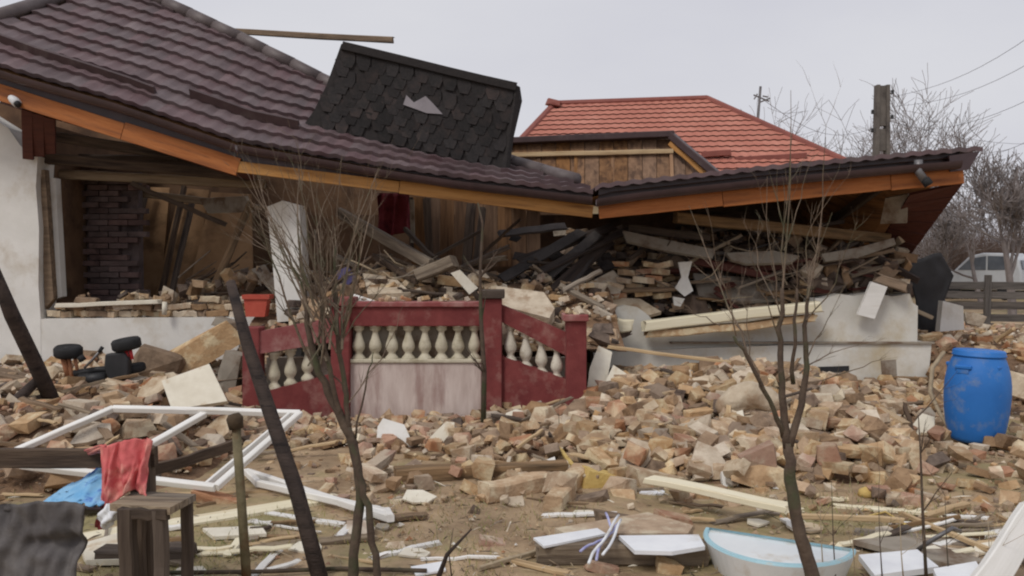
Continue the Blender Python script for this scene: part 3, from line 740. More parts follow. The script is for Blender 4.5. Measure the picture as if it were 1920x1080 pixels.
SHAPES = [((0.25, 0.12, 0.07), 0.06), ((0.16, 0.12, 0.07), 0.15), ((0.24, 0.13, 0.075), 0.1), ((0.13, 0.11, 0.09), 0.25), ((0.19, 0.16, 0.13), 0.25), ((0.12, 0.09, 0.07), 0.3), ((0.24, 0.17, 0.13), 0.22), ((0.22, 0.12, 0.07), 0.05)]
VAR = {m: [chunk_mesh(100 + i * 7 + 31 * k, m, SHAPES[i][0], SHAPES[i][1]) for i in range(8) for k in range(2)] for m in BM_}
for m in BM_:
    for v in VAR[m]: v.name = 'brick'
specs = []
def scatter(n, area, fn, mats, pile, smin=0.6, smax_=1.15, lift=0.03, big=0.0):
    x0, x1, y0, y1 = area; k = 0; tries = 0
    while k < n and tries < n * 12:
        tries += 1
        x, y = rnd.uniform(x0, x1), rnd.uniform(y0, y1); h = fn(x, y)
        if h < 0.04 and rnd.random() > 0.15: continue
        if abs(H0(x, y) - max(h, 0)) > 0.02 and h > 0.04: continue
        z = H(x, y) if h > 0.02 else 0.0
        s = rnd.uniform(smin, smax_) * (1.25 if rnd.random() < big else 1)
        mm = rnd.choices(BM_, mats)[0]; vi = rnd.randrange(16)
        q = Quaternion((0, 0, 1), rnd.uniform(0, 6.28)) @ Quaternion((rnd.uniform(-1, 1), rnd.uniform(-1, 1), 0.01), rnd.gauss(0, 0.45))
        specs.append([Vector((x, y, z + lift * rnd.uniform(-0.6, 1.2))), q, s, mm, vi, pile]); k += 1
scatter(2700, (-1.3, 5.1, 5.6, 10.15), m_front, (6.5, 1.6, 1.5, 3, 0.2), 'front', 0.42, 1.02, 0.085, 0.08)
scatter(760, (-6.8, -2.4, 5.4, 10.2), m_left, (4, 3.2, 1.4, 3, 0.4), 'left', 0.45, 1.05, 0.04, 0.1)
scatter(320, (-2.6, 0.6, 6.4, 8.4), m_left, (5, 3, 1.5, 3, 0.2), 'left', 0.4, 0.9, 0.03)
scatter(560, (-3.0, 1.15, 8.8, 12.4), m_porch, (3, .6, 3, 4, 2), 'porch', 0.5, 1.05, 0.06, 0.12)
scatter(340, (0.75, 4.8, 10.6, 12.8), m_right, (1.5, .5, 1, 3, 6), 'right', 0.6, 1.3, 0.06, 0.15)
scatter(260, (4.75, 8, 8.9, 13.5), m_side, (4, 2.5, 1, 3, 0.3), 'side', 0.5, 1.05, 0.04, 0.1)
scatter(220, (-5.6, -2.95, 10.55, 13.3), m_room, (2, 1.5, 2, 3, 3), 'room', 0.5, 1.1, 0.04)
scatter(3600, (-1.3, 5.1, 5.4, 10.15), m_front, (5, 1.6, 1.6, 4.5, 0.6), 'front', 0.16, 0.4, 0.035)
scatter(1300, (-6.6, -2.4, 5.2, 10.2), m_left, (4, 2.6, 1.6, 4, 0.6), 'left', 0.16, 0.4, 0.03)
scatter(900, (-2.6, 0.8, 6.2, 8.4), m_left, (4, 2.0, 1.6, 4, 0.4), 'left', 0.14, 0.38, 0.02)
scatter(700, (4.7, 8, 8.7, 13.5), m_side, (4, 2.2, 1.6, 4, 0.4), 'side', 0.16, 0.4, 0.03)
scatter(900, (-3.0, 1.15, 8.8, 12.4), m_porch, (3, 1, 2.5, 5, 2), 'porch', 0.16, 0.4, 0.04)
scatter(700, (0.75, 4.8, 10.55, 12.6), m_right, (2, 1, 1.5, 4, 4), 'right', 0.18, 0.45, 0.05)
LAB = dict(front=('broken brick in the tan heap below the white plinth', 'bricks of the heap below the plinth'),
           left=('broken brick scattered around the white window frame and balustrade foot', 'bricks around the window frame'),
           porch=('brick lump on the dusty debris behind the maroon balustrade', 'bricks behind the balustrade'),
           right=('brick lump jammed in the dark debris under the right roof edge', 'bricks under the right roof edge'),
           side=('brick in the reddish heap behind the blue barrel', 'bricks behind the blue barrel'),
           room=('brick lump on the floor inside the open room', 'bricks inside the open room'))
QUOTA = dict(front=165, left=62, porch=30, right=16, side=20, room=7)
CN = dict(tan_brick='tan', red_brick='reddish', pale_mortar='pale', brown_clod='brown', dark_rubble='dark grey')
SN = ['whole', 'half', 'whole', 'stubby', 'chunky', 'small', 'big blocky', 'whole']
NEAR = dict(front=[((1000, 840), 'below the maroon end post'), ((1150, 760), 'below the cream slabs'), ((1120, 880), 'by the yellow strip'), ((1280, 760), 'around the upright plank'), ((1240, 880), 'at the front foot of the heap'),
                   ((1400, 760), 'beside the dusty roll'), ((1400, 880), 'left of the right sapling trunk'), ((1560, 760), 'under the plinth vent'), ((1560, 870), 'right of the right sapling trunk'), ((1690, 780), 'below the plinth corner'), ((1720, 860), 'left of the blue barrel')],
            left=[((40, 780), 'behind the left charred pole'), ((60, 900), 'near the garden rail'), ((180, 720), 'below the toy quad'), ((300, 800), 'inside the white window frame'), ((380, 720), 'around the cream panel'), ((480, 830), 'inside the right end of the window frame'),
                  ((600, 860), 'left of the bushy sapling'), ((720, 860), 'below the white foam board'), ((840, 850), 'below the middle maroon post'), ((560, 800), 'at the foot of the left maroon base')],
            porch=[((600, 540), 'behind the bushy sapling'), ((720, 540), 'behind the middle rail'), ((850, 540), 'behind the middle maroon post'), ((980, 540), 'behind the sloping rail'), ((1080, 560), 'behind the end post')],
            right=[((1100, 500), 'left of the brick stack'), ((1300, 520), 'above the long cornice'), ((1500, 520), 'above the wall stump'), ((1650, 520), 'near the leaning white board')],
            side=[((1760, 660), 'left of the barrel'), ((1900, 640), 'below the slat fence'), ((1900, 760), 'right of the barrel')], room=[((200, 550), 'on the room floor near the brickwork'), ((400, 540), 'on the room floor near the sticks')])
def brick_label(p, mm, vi, pile):
    x, y = proj(p); ph = min(NEAR[pile], key=lambda n: (n[0][0] - x) ** 2 + (n[0][1] - y) ** 2)[1]
    return '%s %s brick %s' % (SN[vi // 2], CN[mm], ph)
def weight(s):
    px, py = proj(s[0])
    if not (-5 < px < 1925 and 0 < py < 1085): return 0
    b = SHAPES[s[4] // 2][0]
    return s[2] * (b[0] + b[2]) / s[0].y
for pile in QUOTA:
    ss = sorted((s for s in specs if s[5] == pile), key=weight, reverse=True)
    q = QUOTA[pile]; mb_by = {}
    for i, (p, ro, sc_, mm, vi, _) in enumerate(ss):
        mw = Matrix.Translation(p) @ ro.to_matrix().to_4x4() @ Matrix.Scale(sc_, 4)
        if i < q:
            mw.translation.z += 0.03
            o = link('broken_brick', VAR[mm][vi], None, mw); tag(o, brick_label(p, mm, vi, pile), 'brick', LAB[pile][1])
        else:
            me = VAR[mm][vi]; mb = mb_by.setdefault(mm, MB())
            mb.add([mw @ v.co for v in me.vertices], [tuple(pg.vertices) for pg in me.polygons])
    allmb = MB(); mats = list(mb_by); idx = []
    for k, mm in enumerate(mats):
        idx += [k] * len(mb_by[mm].f); allmb.add(mb_by[mm].v, mb_by[mm].f)
    me = bpy.data.meshes.new('rubble'); me.from_pydata(allmb.v, [], allmb.f); me.update()
    for mm in mats: me.materials.append(MATS[mm])
    me.polygons.foreach_set('material_index', idx)
    tag(link('rubble', me), kind='stuff')
# crumbs over the yard
cr_ = MB(); tet = [(0, 0, 1), (0.9, 0, -0.4), (-0.5, 0.8, -0.3), (-0.4, -0.8, -0.4)]
cm, cf = {}, 0
for k in range(5200):
    y = 3.6 + 7 * rnd.random() ** 1.3; x = rnd.uniform(-0.66, 0.66) * y
    if nz(x, y, 9, 0.9) < -0.12 and rnd.random() < 0.75: continue
    s = 0.006 + 0.022 * rnd.random() ** 3; z = H(x, y) + s * 0.15
    a = rnd.uniform(0, 6.28); ca, sa = math.cos(a), math.sin(a)
    mm = rnd.choices(['tan_brick', 'pale_mortar', 'red_brick', 'white_plaster', 'brown_clod'], (5, 2, 1.2, 0.5, 6))[0]
    cm.setdefault(mm, MB()).add([(x + s * (ca * q[0] - sa * q[1]) * rnd.uniform(.7, 1.6), y + s * (sa * q[0] + ca * q[1]), z + s * 0.5 * q[2] + rnd.uniform(-.2, .2) * s) for q in tet], [(0, 1, 2), (0, 2, 3), (0, 3, 1), (1, 3, 2)])
for mm in cm: tag(cm[mm].build('gravel', mm), kind='stuff')
# thin grass
gr = {'grass': MB(), 'straw': MB()}
for k in range(30000):
    y = 3.4 + 6.0 * rnd.random() ** 1.4; x = rnd.uniform(-0.65, 0.65) * y
    d = nz(x, y, 2, 0.7) + 0.5 * nz(x, y, 7, 2.2) + (0.2 if x < 0.5 and y < 5.4 else -0.05)
    if d < 0.12 + rnd.uniform(-.1, .1) or H0(x, y) > 0.08: continue
    h = rnd.uniform(0.012, 0.06); a = rnd.uniform(0, 6.28); w_ = 0.003
    dx, dy = math.cos(a), math.sin(a); lx, ly = rnd.uniform(-.7, .7) * h, rnd.uniform(-.7, .7) * h
    gr['straw' if rnd.random() < 0.4 else 'grass'].add([(x - dx * w_, y - dy * w_, 0.01), (x + dx * w_, y + dy * w_, 0.01), (x + lx, y + ly, h)], [(0, 1, 2)])
for mm in gr: tag(gr[mm].build('grass', mm), kind='stuff')

# ================================================================== DEBRIS UNDER THE ROOF (each piece its own thing)
def bm_(a, b, wd, ht, m, label, cat='timber', name='loose_timber', jit=0.006, ragged=0.02, up=(0, 0, 1)):
    return beam(name, P(*a), P(*b), wd, ht, m, label, cat, jit=jit, ragged=ragged, up=up)
def sh(pts, Y, th, m, label, cat, name, Yt=None):
    ys = [p[1] for p in pts]; y0, y1 = min(ys), max(ys)
    q = [P(a, b, Y if Yt is None else lerp(Y, Yt, (y1 - b) / (y1 - y0))) for a, b in pts]
    return sheet(name, q, th, m, label, cat)
bm_((636, 398, 11.2), (806, 496, 10.0), 0.09, 0.13, 'weathered_wood', 'grey rafter slanting down onto the debris behind the balustrade')
bm_((784, 516, 9.9), (852, 490, 9.8), 0.22, 0.14, 'weathered_wood', 'short thick grey timber block at the foot of the slanting rafter')
bm_((700, 480, 10.6), (782, 528, 9.9), 0.06, 0.07, 'dark_wood', 'dark thin batten lying below the slanting grey rafter')
bm_((760, 430, 11.2), (812, 484, 10.6), 0.05, 0.06, 'dark_wood', 'short dark batten beside the red curtain')
cur = MB().grid(lambda u, v: P(lerp(706, 770, u) + 6 * math.sin(u * 17 + v * 2) + 8 * v * (u - .3), lerp(362, 452 - 22 * u, v), 11.6 + 0.07 * math.sin(u * 20 + v)), 26, 12).build('curtain', 'curtain_red', smooth=True)
tag(cur, 'crumpled dark red curtain hanging under the sagging roof', 'curtain'); cur.modifiers.new('t', 'SOLIDIFY').thickness = 0.012
sh([(768, 374), (776, 374), (778, 455), (770, 455)], 11.5, 0.04, 'grey_plaster', 'thin pale door frame strip beside the red curtain', 'strip', 'frame_strip')
# dark boards and slates jammed under the right roof edge
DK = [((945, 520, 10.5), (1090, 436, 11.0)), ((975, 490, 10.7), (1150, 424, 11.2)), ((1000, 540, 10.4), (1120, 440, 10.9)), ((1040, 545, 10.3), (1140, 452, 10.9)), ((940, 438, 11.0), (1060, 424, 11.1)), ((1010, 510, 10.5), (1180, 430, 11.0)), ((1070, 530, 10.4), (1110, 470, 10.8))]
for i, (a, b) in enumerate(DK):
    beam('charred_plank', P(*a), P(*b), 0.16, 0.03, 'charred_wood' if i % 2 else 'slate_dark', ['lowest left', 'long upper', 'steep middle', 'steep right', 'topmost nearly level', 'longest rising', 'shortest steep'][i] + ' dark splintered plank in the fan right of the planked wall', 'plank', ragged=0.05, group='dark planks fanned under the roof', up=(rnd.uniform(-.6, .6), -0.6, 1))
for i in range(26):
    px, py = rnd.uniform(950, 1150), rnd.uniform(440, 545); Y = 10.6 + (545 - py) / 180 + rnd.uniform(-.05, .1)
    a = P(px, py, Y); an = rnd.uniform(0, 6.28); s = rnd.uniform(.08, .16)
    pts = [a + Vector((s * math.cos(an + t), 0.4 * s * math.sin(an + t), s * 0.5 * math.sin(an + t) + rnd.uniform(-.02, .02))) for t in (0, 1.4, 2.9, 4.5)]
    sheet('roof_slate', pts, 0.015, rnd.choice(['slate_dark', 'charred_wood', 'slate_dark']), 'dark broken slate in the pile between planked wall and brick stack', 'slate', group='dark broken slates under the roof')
# stack of tan bricks still holding together
for r_ in range(5):
    for k in range(3):
        p = P(1160 + k * 36 + rnd.uniform(-14, 14) + r_ * 3, 552 - r_ * 14 + rnd.uniform(-3, 3), 10.55 + rnd.uniform(-.05, .05))
        o = link('fallen_brick', VAR['tan_brick' if (r_ + k) % 4 else 'red_brick'][0 if k % 2 else 14], None, Matrix.Translation(p) @ Matrix.Rotation(rnd.uniform(-.6, .6), 4, 'Z') @ Matrix.Rotation(rnd.uniform(-.25, .25), 4, 'Y') @ Matrix.Scale(rnd.uniform(.85, 1.05), 4))
        tag(o, '%s brick of the leaning stack, course %s from the bottom' % (['left', 'middle', 'right-end'][k], ['one', 'two', 'three', 'four', 'five'][r_]), 'brick', 'bricks of the leaning stack')
# crumpled layers of ceiling plaster in the right-hand gap
def layer(pts, Y, depth, m, label, name, cat, sag=10, ph=0.0):
    x0, x1 = pts[0][0], pts[-1][0]
    def f(u, v):
        px = lerp(x0, x1, u); py = interp(pts, px) + sag * 1.3 * nz(u * 7, ph, 1) + 9 * nz(u * 23, ph, 4) * (1 - v)
        q = P(px, py, Y); return (q.x, Y + depth * v + 0.05 * nz(u * 9, ph, 0), q.z + depth * 0.22 * v + 0.03 * nz(u * 14, v * 3, ph))
    o = MB().grid(f, 48, 6).build(name, m, smooth=False); o.modifiers.new('t', 'SOLIDIFY').thickness = 0.035
    return tag(o, label, cat)
for lab, pts, Y, Yt_, mm in (
    ('grey ceiling slab sagging left of the right sapling', [(1168, 432), (1262, 452), (1342, 468), (1336, 484), (1250, 470), (1176, 452)], 10.5, 10.7, 'grey_plaster'),
    ('broken ceiling slab just behind the right sapling', [(1362, 474), (1452, 470), (1500, 480), (1484, 492), (1400, 494), (1370, 486)], 10.5, 10.6, 'grey_plaster'),
    ('pale ceiling slab reaching towards the dark red soffit', [(1540, 476), (1610, 464), (1676, 446), (1680, 458), (1606, 484), (1548, 490)], 10.5, 10.6, 'grey_plaster'),
    ('long grey slab above the broken cream cornice', [(1300, 512), (1400, 520), (1470, 530), (1464, 560), (1380, 566), (1310, 556)], 10.5, 10.9, 'grey_plaster'),
    ('brown slab wedged beside the leaning white board', [(1500, 520), (1590, 500), (1620, 520), (1560, 548), (1510, 552)], 10.5, 10.8, 'dark_rubble'),
    ('pale plaster slab left of the brick stack', [(1104, 530), (1150, 506), (1170, 530), (1160, 556), (1112, 560)], 10.4, 10.7, 'pale_mortar'),
    ('pale curved slab on the stump left of the cornice', [(1110, 556), (1200, 560), (1240, 584), (1220, 590), (1130, 578)], 10.25, 10.5, 'pale_mortar')):
    sh(pts, Y, 0.05, mm, lab, 'slab', 'ceiling_slab', Yt_)
WN = dict(dark_wood='dark', charred_wood='black', slate_dark='slate grey', soffit_red='reddish', old_beam='brown', weathered_wood='grey')
for k in range(46):
    px, py = rnd.uniform(1150, 1660), rnd.uniform(425, 560); Y = 10.45 + (560 - py) / 140 * .5 + rnd.uniform(-.05, .1)
    L = rnd.uniform(.2, .8); an = rnd.gauss(0, .35); A = P(px, py, Y); B = A + Vector((L * math.cos(an), rnd.uniform(-.15, .25), L * math.sin(an)))
    dark = py < 480; m_w = rnd.choice(['dark_wood', 'charred_wood', 'slate_dark', 'soffit_red'] if dark else ['dark_wood', 'old_beam', 'weathered_wood', 'soffit_red'])
    beam('broken_batten', A, B, rnd.uniform(.03, .09), rnd.uniform(.02, .05), m_w,
         '%s %s broken batten crushed %s' % ('long' if L > .5 else 'short', WN[m_w],  'under the right fascia' if dark else 'left of the right sapling' if px < 1450 else 'right of the right sapling'), 'batten', ragged=.03, group='battens crushed under the right roof', up=(rnd.gauss(0, .4), rnd.gauss(0, .4), 1))
bm_((1268, 408, 10.6), (1660, 448, 10.9), 0.2, 0.13, 'old_beam', 'long old wall beam under the right roof edge', name='wall_beam')
bm_((1180, 428, 10.9), (1330, 446, 10.8), 0.14, 0.1, 'dark_wood', 'dark beam end left of the long old wall beam')
bm_((1360, 500, 10.8), (1660, 492, 10.9), 0.2, 0.14, 'soffit_red', 'dark red beam crushed between plaster layers', name='wall_beam')
bm_((1290, 486, 10.8), (1450, 520, 10.7), 0.2, 0.1, 'soffit_red', 'dark red board above the long broken cornice', 'board', 'loose_board')
sheet('shade_backing', [P(1180, 390, 13.0), P(1715, 372, 12.4), P(1700, 560, 12.4), P(1180, 560, 13.0)], 0.12, 'dark_wood', 'added dark wall panel standing in for shade under the right roof edge', 'wall')  # dark panel added so the gap under the eave looks deep in shade
for i in range(38):
    px, py = rnd.uniform(1480, 1700), rnd.uniform(440, 545); Y = 10.55 + (545 - py) / 130 * .6
    mm = rnd.choices(BM_, (2, .8, 1.6, 2.5, 4))[0]
    o = link('wall_fragment', VAR[mm][rnd.randrange(16)], None, Matrix.Translation(P(px, py, Y)) @ Quaternion((rnd.random(), rnd.random(), rnd.random()), rnd.uniform(0, 3)).to_matrix().to_4x4() @ Matrix.Scale(rnd.uniform(.7, 1.5), 4))
    tag(o, '%s masonry lump packed %s' % (CN[mm], 'beside the dark red soffit' if px > 1640 else 'below the soffit boards' if py < 485 else 'above the wall stump' if px > 1560 else 'behind the right sapling'), 'masonry', 'masonry lumps near the red soffit')
# torn white insulation scraps
for lab, pts in (('torn white rag of wall lining right of the brick stack', [(1272, 492), (1298, 490), (1290, 520), (1300, 545), (1284, 556), (1266, 540), (1278, 520)]), ('small white scrap below the torn wall lining', [(1262, 556), (1284, 560), (1276, 575), (1264, 572)])):
    sh(pts, 10.35, 0.04, 'white_plaster', lab, 'scrap', 'lining_scrap')
# cornice beams and boards on the plinth
bm_((1098, 600, 10.0), (1184, 612, 9.95), 0.16, 0.15, 'cream_paint', 'short cream cornice piece beside the maroon end post', 'cornice', 'cornice_piece', 0.012, 0.03)
bm_((1210, 610, 10.0), (1536, 574, 10.0), 0.2, 0.12, 'cream_paint', 'long broken cream cornice lying across the plinth', 'cornice', 'cornice_piece', 0.012, 0.04)
bm_((1214, 627, 10.04), (1528, 598, 10.04), 0.2, 0.09, 'tan_brick', 'strip of brickwork clinging below the long cream cornice', 'masonry', 'masonry_strip', 0.02, 0.06)
bm_((1130, 626, 10.02), (1180, 620, 10.02), 0.14, 0.12, 'dark_rubble', 'dark masonry lump under the short cream cornice', 'masonry', 'masonry_lump', 0.02, 0.04)
sh([(1634, 528), (1664, 538), (1640, 598), (1608, 590)], 10.1, 0.05, 'white_paint', 'white board leaning on the wall stump at the right', 'board', 'loose_board')
bm_((1640, 520, 10.3), (1700, 540, 10.2), 0.3, 0.12, 'old_beam', 'splintered tan beam end above the leaning white board', ragged=0.06)
sh([(930, 536), (1020, 548), (1040, 578), (1030, 596), (935, 572)], 9.0, 0.16, 'pale_mortar', 'pale cream masonry block lying behind the sloping rail', 'masonry block', 'masonry_block', 9.5)
sh([(845, 512), (862, 506), (896, 540), (880, 552)], 9.3, 0.05, 'broken_plaster', 'pale splintered slab standing behind the middle rail', 'slab', 'plaster_slab')
sh([(680, 512), (740, 520), (770, 548), (690, 552)], 9.7, 0.12, 'pale_mortar', 'pale mortar slab on the heap behind the balusters', 'slab', 'mortar_slab', 10.2)
bm_((664, 556, 8.9), (716, 572, 8.75), 0.06, 0.04, 'white_paint', 'thin white lath on top of the middle rail', 'lath', 'loose_lath')
sh([(632, 508), (650, 500), (668, 520), (654, 534), (634, 530)], 9.9, 0.1, 'rag_purple', 'blue purple rag on the debris behind the sapling', 'rag', 'blue_rag')
for k in range(34):
    if k < 20: px, py, Y, ph = rnd.uniform(662, 898), 564 - rnd.uniform(0, 5), BY + rnd.uniform(.0, .14), 'lying on top of the middle maroon rail'
    elif k < 24: px, py, Y, ph = rnd.uniform(1062, 1098), 586, BY - .26, 'lying on the cap of the end post'
    else: px, py, Y, ph = rnd.uniform(130, 440), 560 - rnd.uniform(0, 8), WY + rnd.uniform(.02, .2), 'lying on the broken window sill'
    mm = rnd.choices(BM_, (3, .6, 3, 3, .5))[0]; vi = rnd.randrange(16)
    o = link('mortar_lump', VAR[mm][vi], None, Matrix.Translation(P(px, py, Y)) @ Quaternion((rnd.random(), rnd.random(), rnd.random()), rnd.uniform(0, 3)).to_matrix().to_4x4() @ Matrix.Scale(rnd.uniform(.25, .6), 4))
    tag(o, '%s %s lump %s' % (SN[vi // 2].replace('whole', 'oblong').replace('half', 'squarish'), CN[mm], ph), 'lump', 'lumps on rails and sill')
# reeds and sticks inside the room and on the heaps
def stick(name, a, b, r, m, label, cat='stick', group=None):
    a, b = P(*a), P(*b); mid = (a + b) / 2 + Vector((rnd.uniform(-.04, .04), 0, rnd.uniform(-.05, .03)))
    o = MB().tube([a, mid, b], [r, r * .9, r * .6], 6).build(name, m, smooth=True); return tag(o, label, cat, group)
for i in range(22):
    a = (rnd.uniform(330, 400), rnd.uniform(520, 552), rnd.uniform(10.7, 11.6)); b = (a[0] + rnd.uniform(40, 110), a[1] - rnd.uniform(-2, 52), a[2] + rnd.uniform(-.2, .3))
    stick('reed_stick', a, b, rnd.uniform(.007, .016), rnd.choice(['twig_pale', 'weathered_wood', 'dark_wood']), 'stick in the tangled bundle on the floor of the open room', group='sticks in the open room')
for i in range(14):
    a = (rnd.uniform(590, 860), rnd.uniform(500, 545), rnd.uniform(9.6, 10.6)); b = (a[0] + rnd.uniform(-90, 90), a[1] - rnd.uniform(0, 40), a[2] + rnd.uniform(-.2, .3))
    stick('reed_stick', a, b, rnd.uniform(.006, .014), rnd.choice(['twig_pale', 'weathered_wood', 'dark_wood']), 'stick lying on the dusty heap behind the balustrade', group='sticks on the porch heap')
for i in range(16):
    a = (rnd.uniform(1200, 1600), rnd.uniform(470, 560), rnd.uniform(10.4, 10.7)); b = (a[0] + rnd.uniform(-110, 110), a[1] - rnd.uniform(-10, 50), a[2] + rnd.uniform(-.1, .2))
    stick('reed_stick', a, b, rnd.uniform(.006, .014), rnd.choice(['twig_pale', 'weathered_wood', 'dark_wood']), 'stick poking out of the crushed layers under the right roof', group='sticks under the right roof')
for k in range(26):
    px, py = rnd.uniform(575, 1060), rnd.uniform(470, 548); Y = 9.7 + (548 - py) / 80 * 1.2 + rnd.uniform(-.05, .1)
    L = rnd.uniform(.25, .8); an = rnd.gauss(-.1, .5); m_w = rnd.choice(['dark_wood', 'old_beam', 'weathered_wood', 'dark_wood']); A = P(px, py, Y); B = A + Vector((L * math.cos(an), rnd.uniform(-.25, .25), L * math.sin(an)))
    beam('broken_batten', A, B, rnd.uniform(.03, .08), rnd.uniform(.02, .05), m_w, '%s %s broken batten on the dusty heap behind the %s' % ('long' if L > .5 else 'short', WN[m_w], 'bushy sapling' if px < 690 else 'middle rail' if px < 900 else 'sloping rail'), 'batten', ragged=.03, group='battens on the porch heap', up=(rnd.gauss(0, .4), rnd.gauss(0, .4), 1))
for k in range(40):
    t = rnd.random(); px = lerp(230, 500, t); py = lerp(562, 505, t ** 1.4) + rnd.uniform(-6, 14); Y = 10.75 + rnd.uniform(0, .5)
    mm = rnd.choices(BM_, (3, .8, 2, 4, 3))[0]; vi = rnd.randrange(16)
    o = link('mortar_lump', VAR[mm][vi], None, Matrix.Translation(P(px, py, Y)) @ Quaternion((rnd.random(), rnd.random(), rnd.random()), rnd.uniform(0, 3)).to_matrix().to_4x4() @ Matrix.Scale(rnd.uniform(.5, 1.2), 4))
    tag(o, '%s %s lump in the slope of debris inside the open room' % (SN[vi // 2].replace('whole', 'oblong').replace('half', 'squarish'), CN[mm]), 'lump', 'lumps inside the open room')
for lab, A_, B_, w_, mm in (('brown board leaning in the right of the open room', (470, 380, 11.3), (400, 540, 10.9), .1, 'old_beam'), ('dark lath hanging below the ceiling beams of the room', (250, 345, 10.9), (420, 420, 11.1), .06, 'dark_wood')):
    bm_(A_, B_, w_, .03, mm, lab, 'board', 'fallen_board', ragged=.04, up=(0, -1, .2))
# bottle-like pale post on the sill
MB_ = MB().tube([P(308, 590, 10.2), P(309, 566, 10.2)], 0.03, 8); tag(MB_.build('pale_peg', 'broken_plaster', smooth=True), 'short pale peg standing on the broken window sill', 'peg')

# ================================================================== THE HEAP IN FRONT: slabs and boards in it
def lay(px, py, dz=0.0):
    p = on(px, py); return p + Vector((0, 0, dz))
def gbeam(a, b, wd, ht, m, label, cat='plank', name='loose_plank', dz=None, jit=0.005, ragged=0.02, up=(0, 0, 1)):
    A, B = lay(*a), lay(*b); d = Vector((0, 0, ht / 2 if dz is None else dz))
    return beam(name, A + d, B + d, wd, ht, m, label, cat, jit=jit, ragged=ragged, up=up)
sh([(1122, 648), (1148, 660), (1134, 738), (1100, 735), (1106, 690)], 8.45, 0.07, 'broken_plaster', 'pale cream slab leaning beside the maroon end post', 'slab', 'plaster_slab', 8.65)
sh([(1150, 684), (1174, 700), (1160, 728), (1132, 722)], 8.35, 0.06, 'broken_plaster', 'small cream slab leaning right of the taller one', 'slab', 'plaster_slab', 8.5)
def hull(name, px, py, Y, size, m, label, cat, seed, rot=0.0, rough=0.22):
    me = chunk_mesh(seed, m, size, rough); me.name = name
    p = P(px, py, Y); return tag(link(name, me, None, Matrix.Translation(p) @ Matrix.Rotation(rot, 4, 'Z') @ Matrix.Rotation(0.25, 4, 'Y')), label, cat)
gbeam((1300, 770), (1340, 702), 0.09, 0.025, 'raw_wood', 'short raw plank sticking up from the tan heap', dz=0.08)
gbeam((1210, 838), (1250, 780), 0.15, 0.05, 'tan_brick', 'narrow tan slab lying in the middle of the brick heap', 'slab', 'brick_slab', dz=0.08)
gbeam((1140, 668), (1380, 700), 0.08, 0.03, 'raw_wood', 'long pale lath lying along the foot of the plinth', 'lath', 'loose_lath', dz=0.10)
gbeam((1560, 712), (1740, 720), 0.07, 0.04, 'old_beam', 'tan batten lying along the plinth right of the sapling', dz=0.06)
gbeam((1390, 712), (1430, 690), 0.05, 0.03, 'white_paint', 'small white stick before the plinth vent', 'stick', 'loose_stick', dz=0.08)
def arch_roll():
    A, B = lay(1350, 800) + Vector((0, 0, 0.05)), lay(1480, 790) + Vector((0, 0, 0.0))
    pts = [lerp(A, B, t) + Vector((0, 0.05, 0.24 * math.sin(t * 2.6 + .3) - 0.03)) for t in [i / 9 for i in range(10)]]
    mb = MB().tube(pts, [0.06, 0.11, 0.125, 0.13, 0.13, 0.12, 0.12, 0.11, 0.10, 0.06], 10)
    o = mb.build('mattress_roll', 'pale_mortar', smooth=True); tag(o, 'dusty rolled lump bulging out of the brick heap behind the sapling', 'roll')
    t = bpy.data.textures.new('lump', 'CLOUDS'); t.noise_scale = 0.1
    s = o.modifiers.new('s', 'SUBSURF'); s.levels = s.render_levels = 2
    d = o.modifiers.new('d', 'DISPLACE'); d.texture = t; d.strength = 0.05
arch_roll()
def gsheet(name, pts, th, m, label, cat, dz=0.05, tilt=0.0):
    q = [G(a, b, dz) for a, b in pts]
    y0 = min(p.y for p in q)
    q = [p + Vector((0, 0, tilt * (p.y - y0))) for p in q]
    return sheet(name, q, th, m, label, cat)
sh([(718, 784), (758, 796), (776, 836), (744, 850), (706, 826), (708, 800)], 7.2, 0.05, 'white_plaster', 'bright white foam board piece before the balustrade panel', 'foam board', 'foam_board', 7.35)
sh([(800, 826), (836, 790), (852, 792), (850, 838), (812, 840)], 7.3, 0.07, 'broken_plaster', 'pale cream plaster wedge right of the white foam board', 'plaster', 'plaster_wedge', 7.4)
sh([(950, 872), (1010, 868), (1012, 884), (958, 884)], 6.4, 0.03, 'broken_plaster', 'flat pale tile lying behind the grey ground timber', 'tile', 'loose_tile', 6.6)
sh([(1008, 868), (1040, 856), (1046, 880), (1028, 884)], 6.5, 0.03, 'white_plaster', 'small triangular white plaster piece near the yellow strip', 'plaster', 'plaster_wedge', 6.6)
sh([(1120, 862), (1140, 852), (1160, 868), (1150, 880), (1124, 876)], 6.6, 0.06, 'broken_plaster', 'small pale stone right of the yellow strip', 'stone', 'pale_stone', 6.7)
sh([(1352, 884), (1380, 876), (1376, 912), (1356, 912)], 6.0, 0.05, 'white_plaster', 'white plaster piece at the front foot of the tan heap', 'plaster', 'plaster_wedge', 6.1)
hull('masonry_lump', 1420, 888, 6.05, (0.4, 0.2, 0.16), 'tan_brick', 'large tan masonry lump at the front foot of the heap', 'masonry', 61)
hull('masonry_lump', 1225, 900, 6.15, (0.35, 0.22, 0.13), 'tan_brick', 'blocky tan masonry lump just right of the ground timbers', 'masonry', 62, .3)
hull('masonry_lump', 1130, 905, 6.0, (0.3, 0.2, 0.15), 'insulation_yellow', 'ochre clay block at the end of the grey ground timber', 'clay block', 64, .1, .08)
hull('masonry_lump', 925, 1028, 4.85, (0.18, 0.12, 0.1), 'red_brick', 'single red brick lying alone on the grass', 'brick', 65, .1, .06)
gbeam((742, 904), (1062, 892), 0.12, 0.11, 'old_beam', 'grey green timber lying on the ground before the balustrade', 'timber', 'ground_timber')
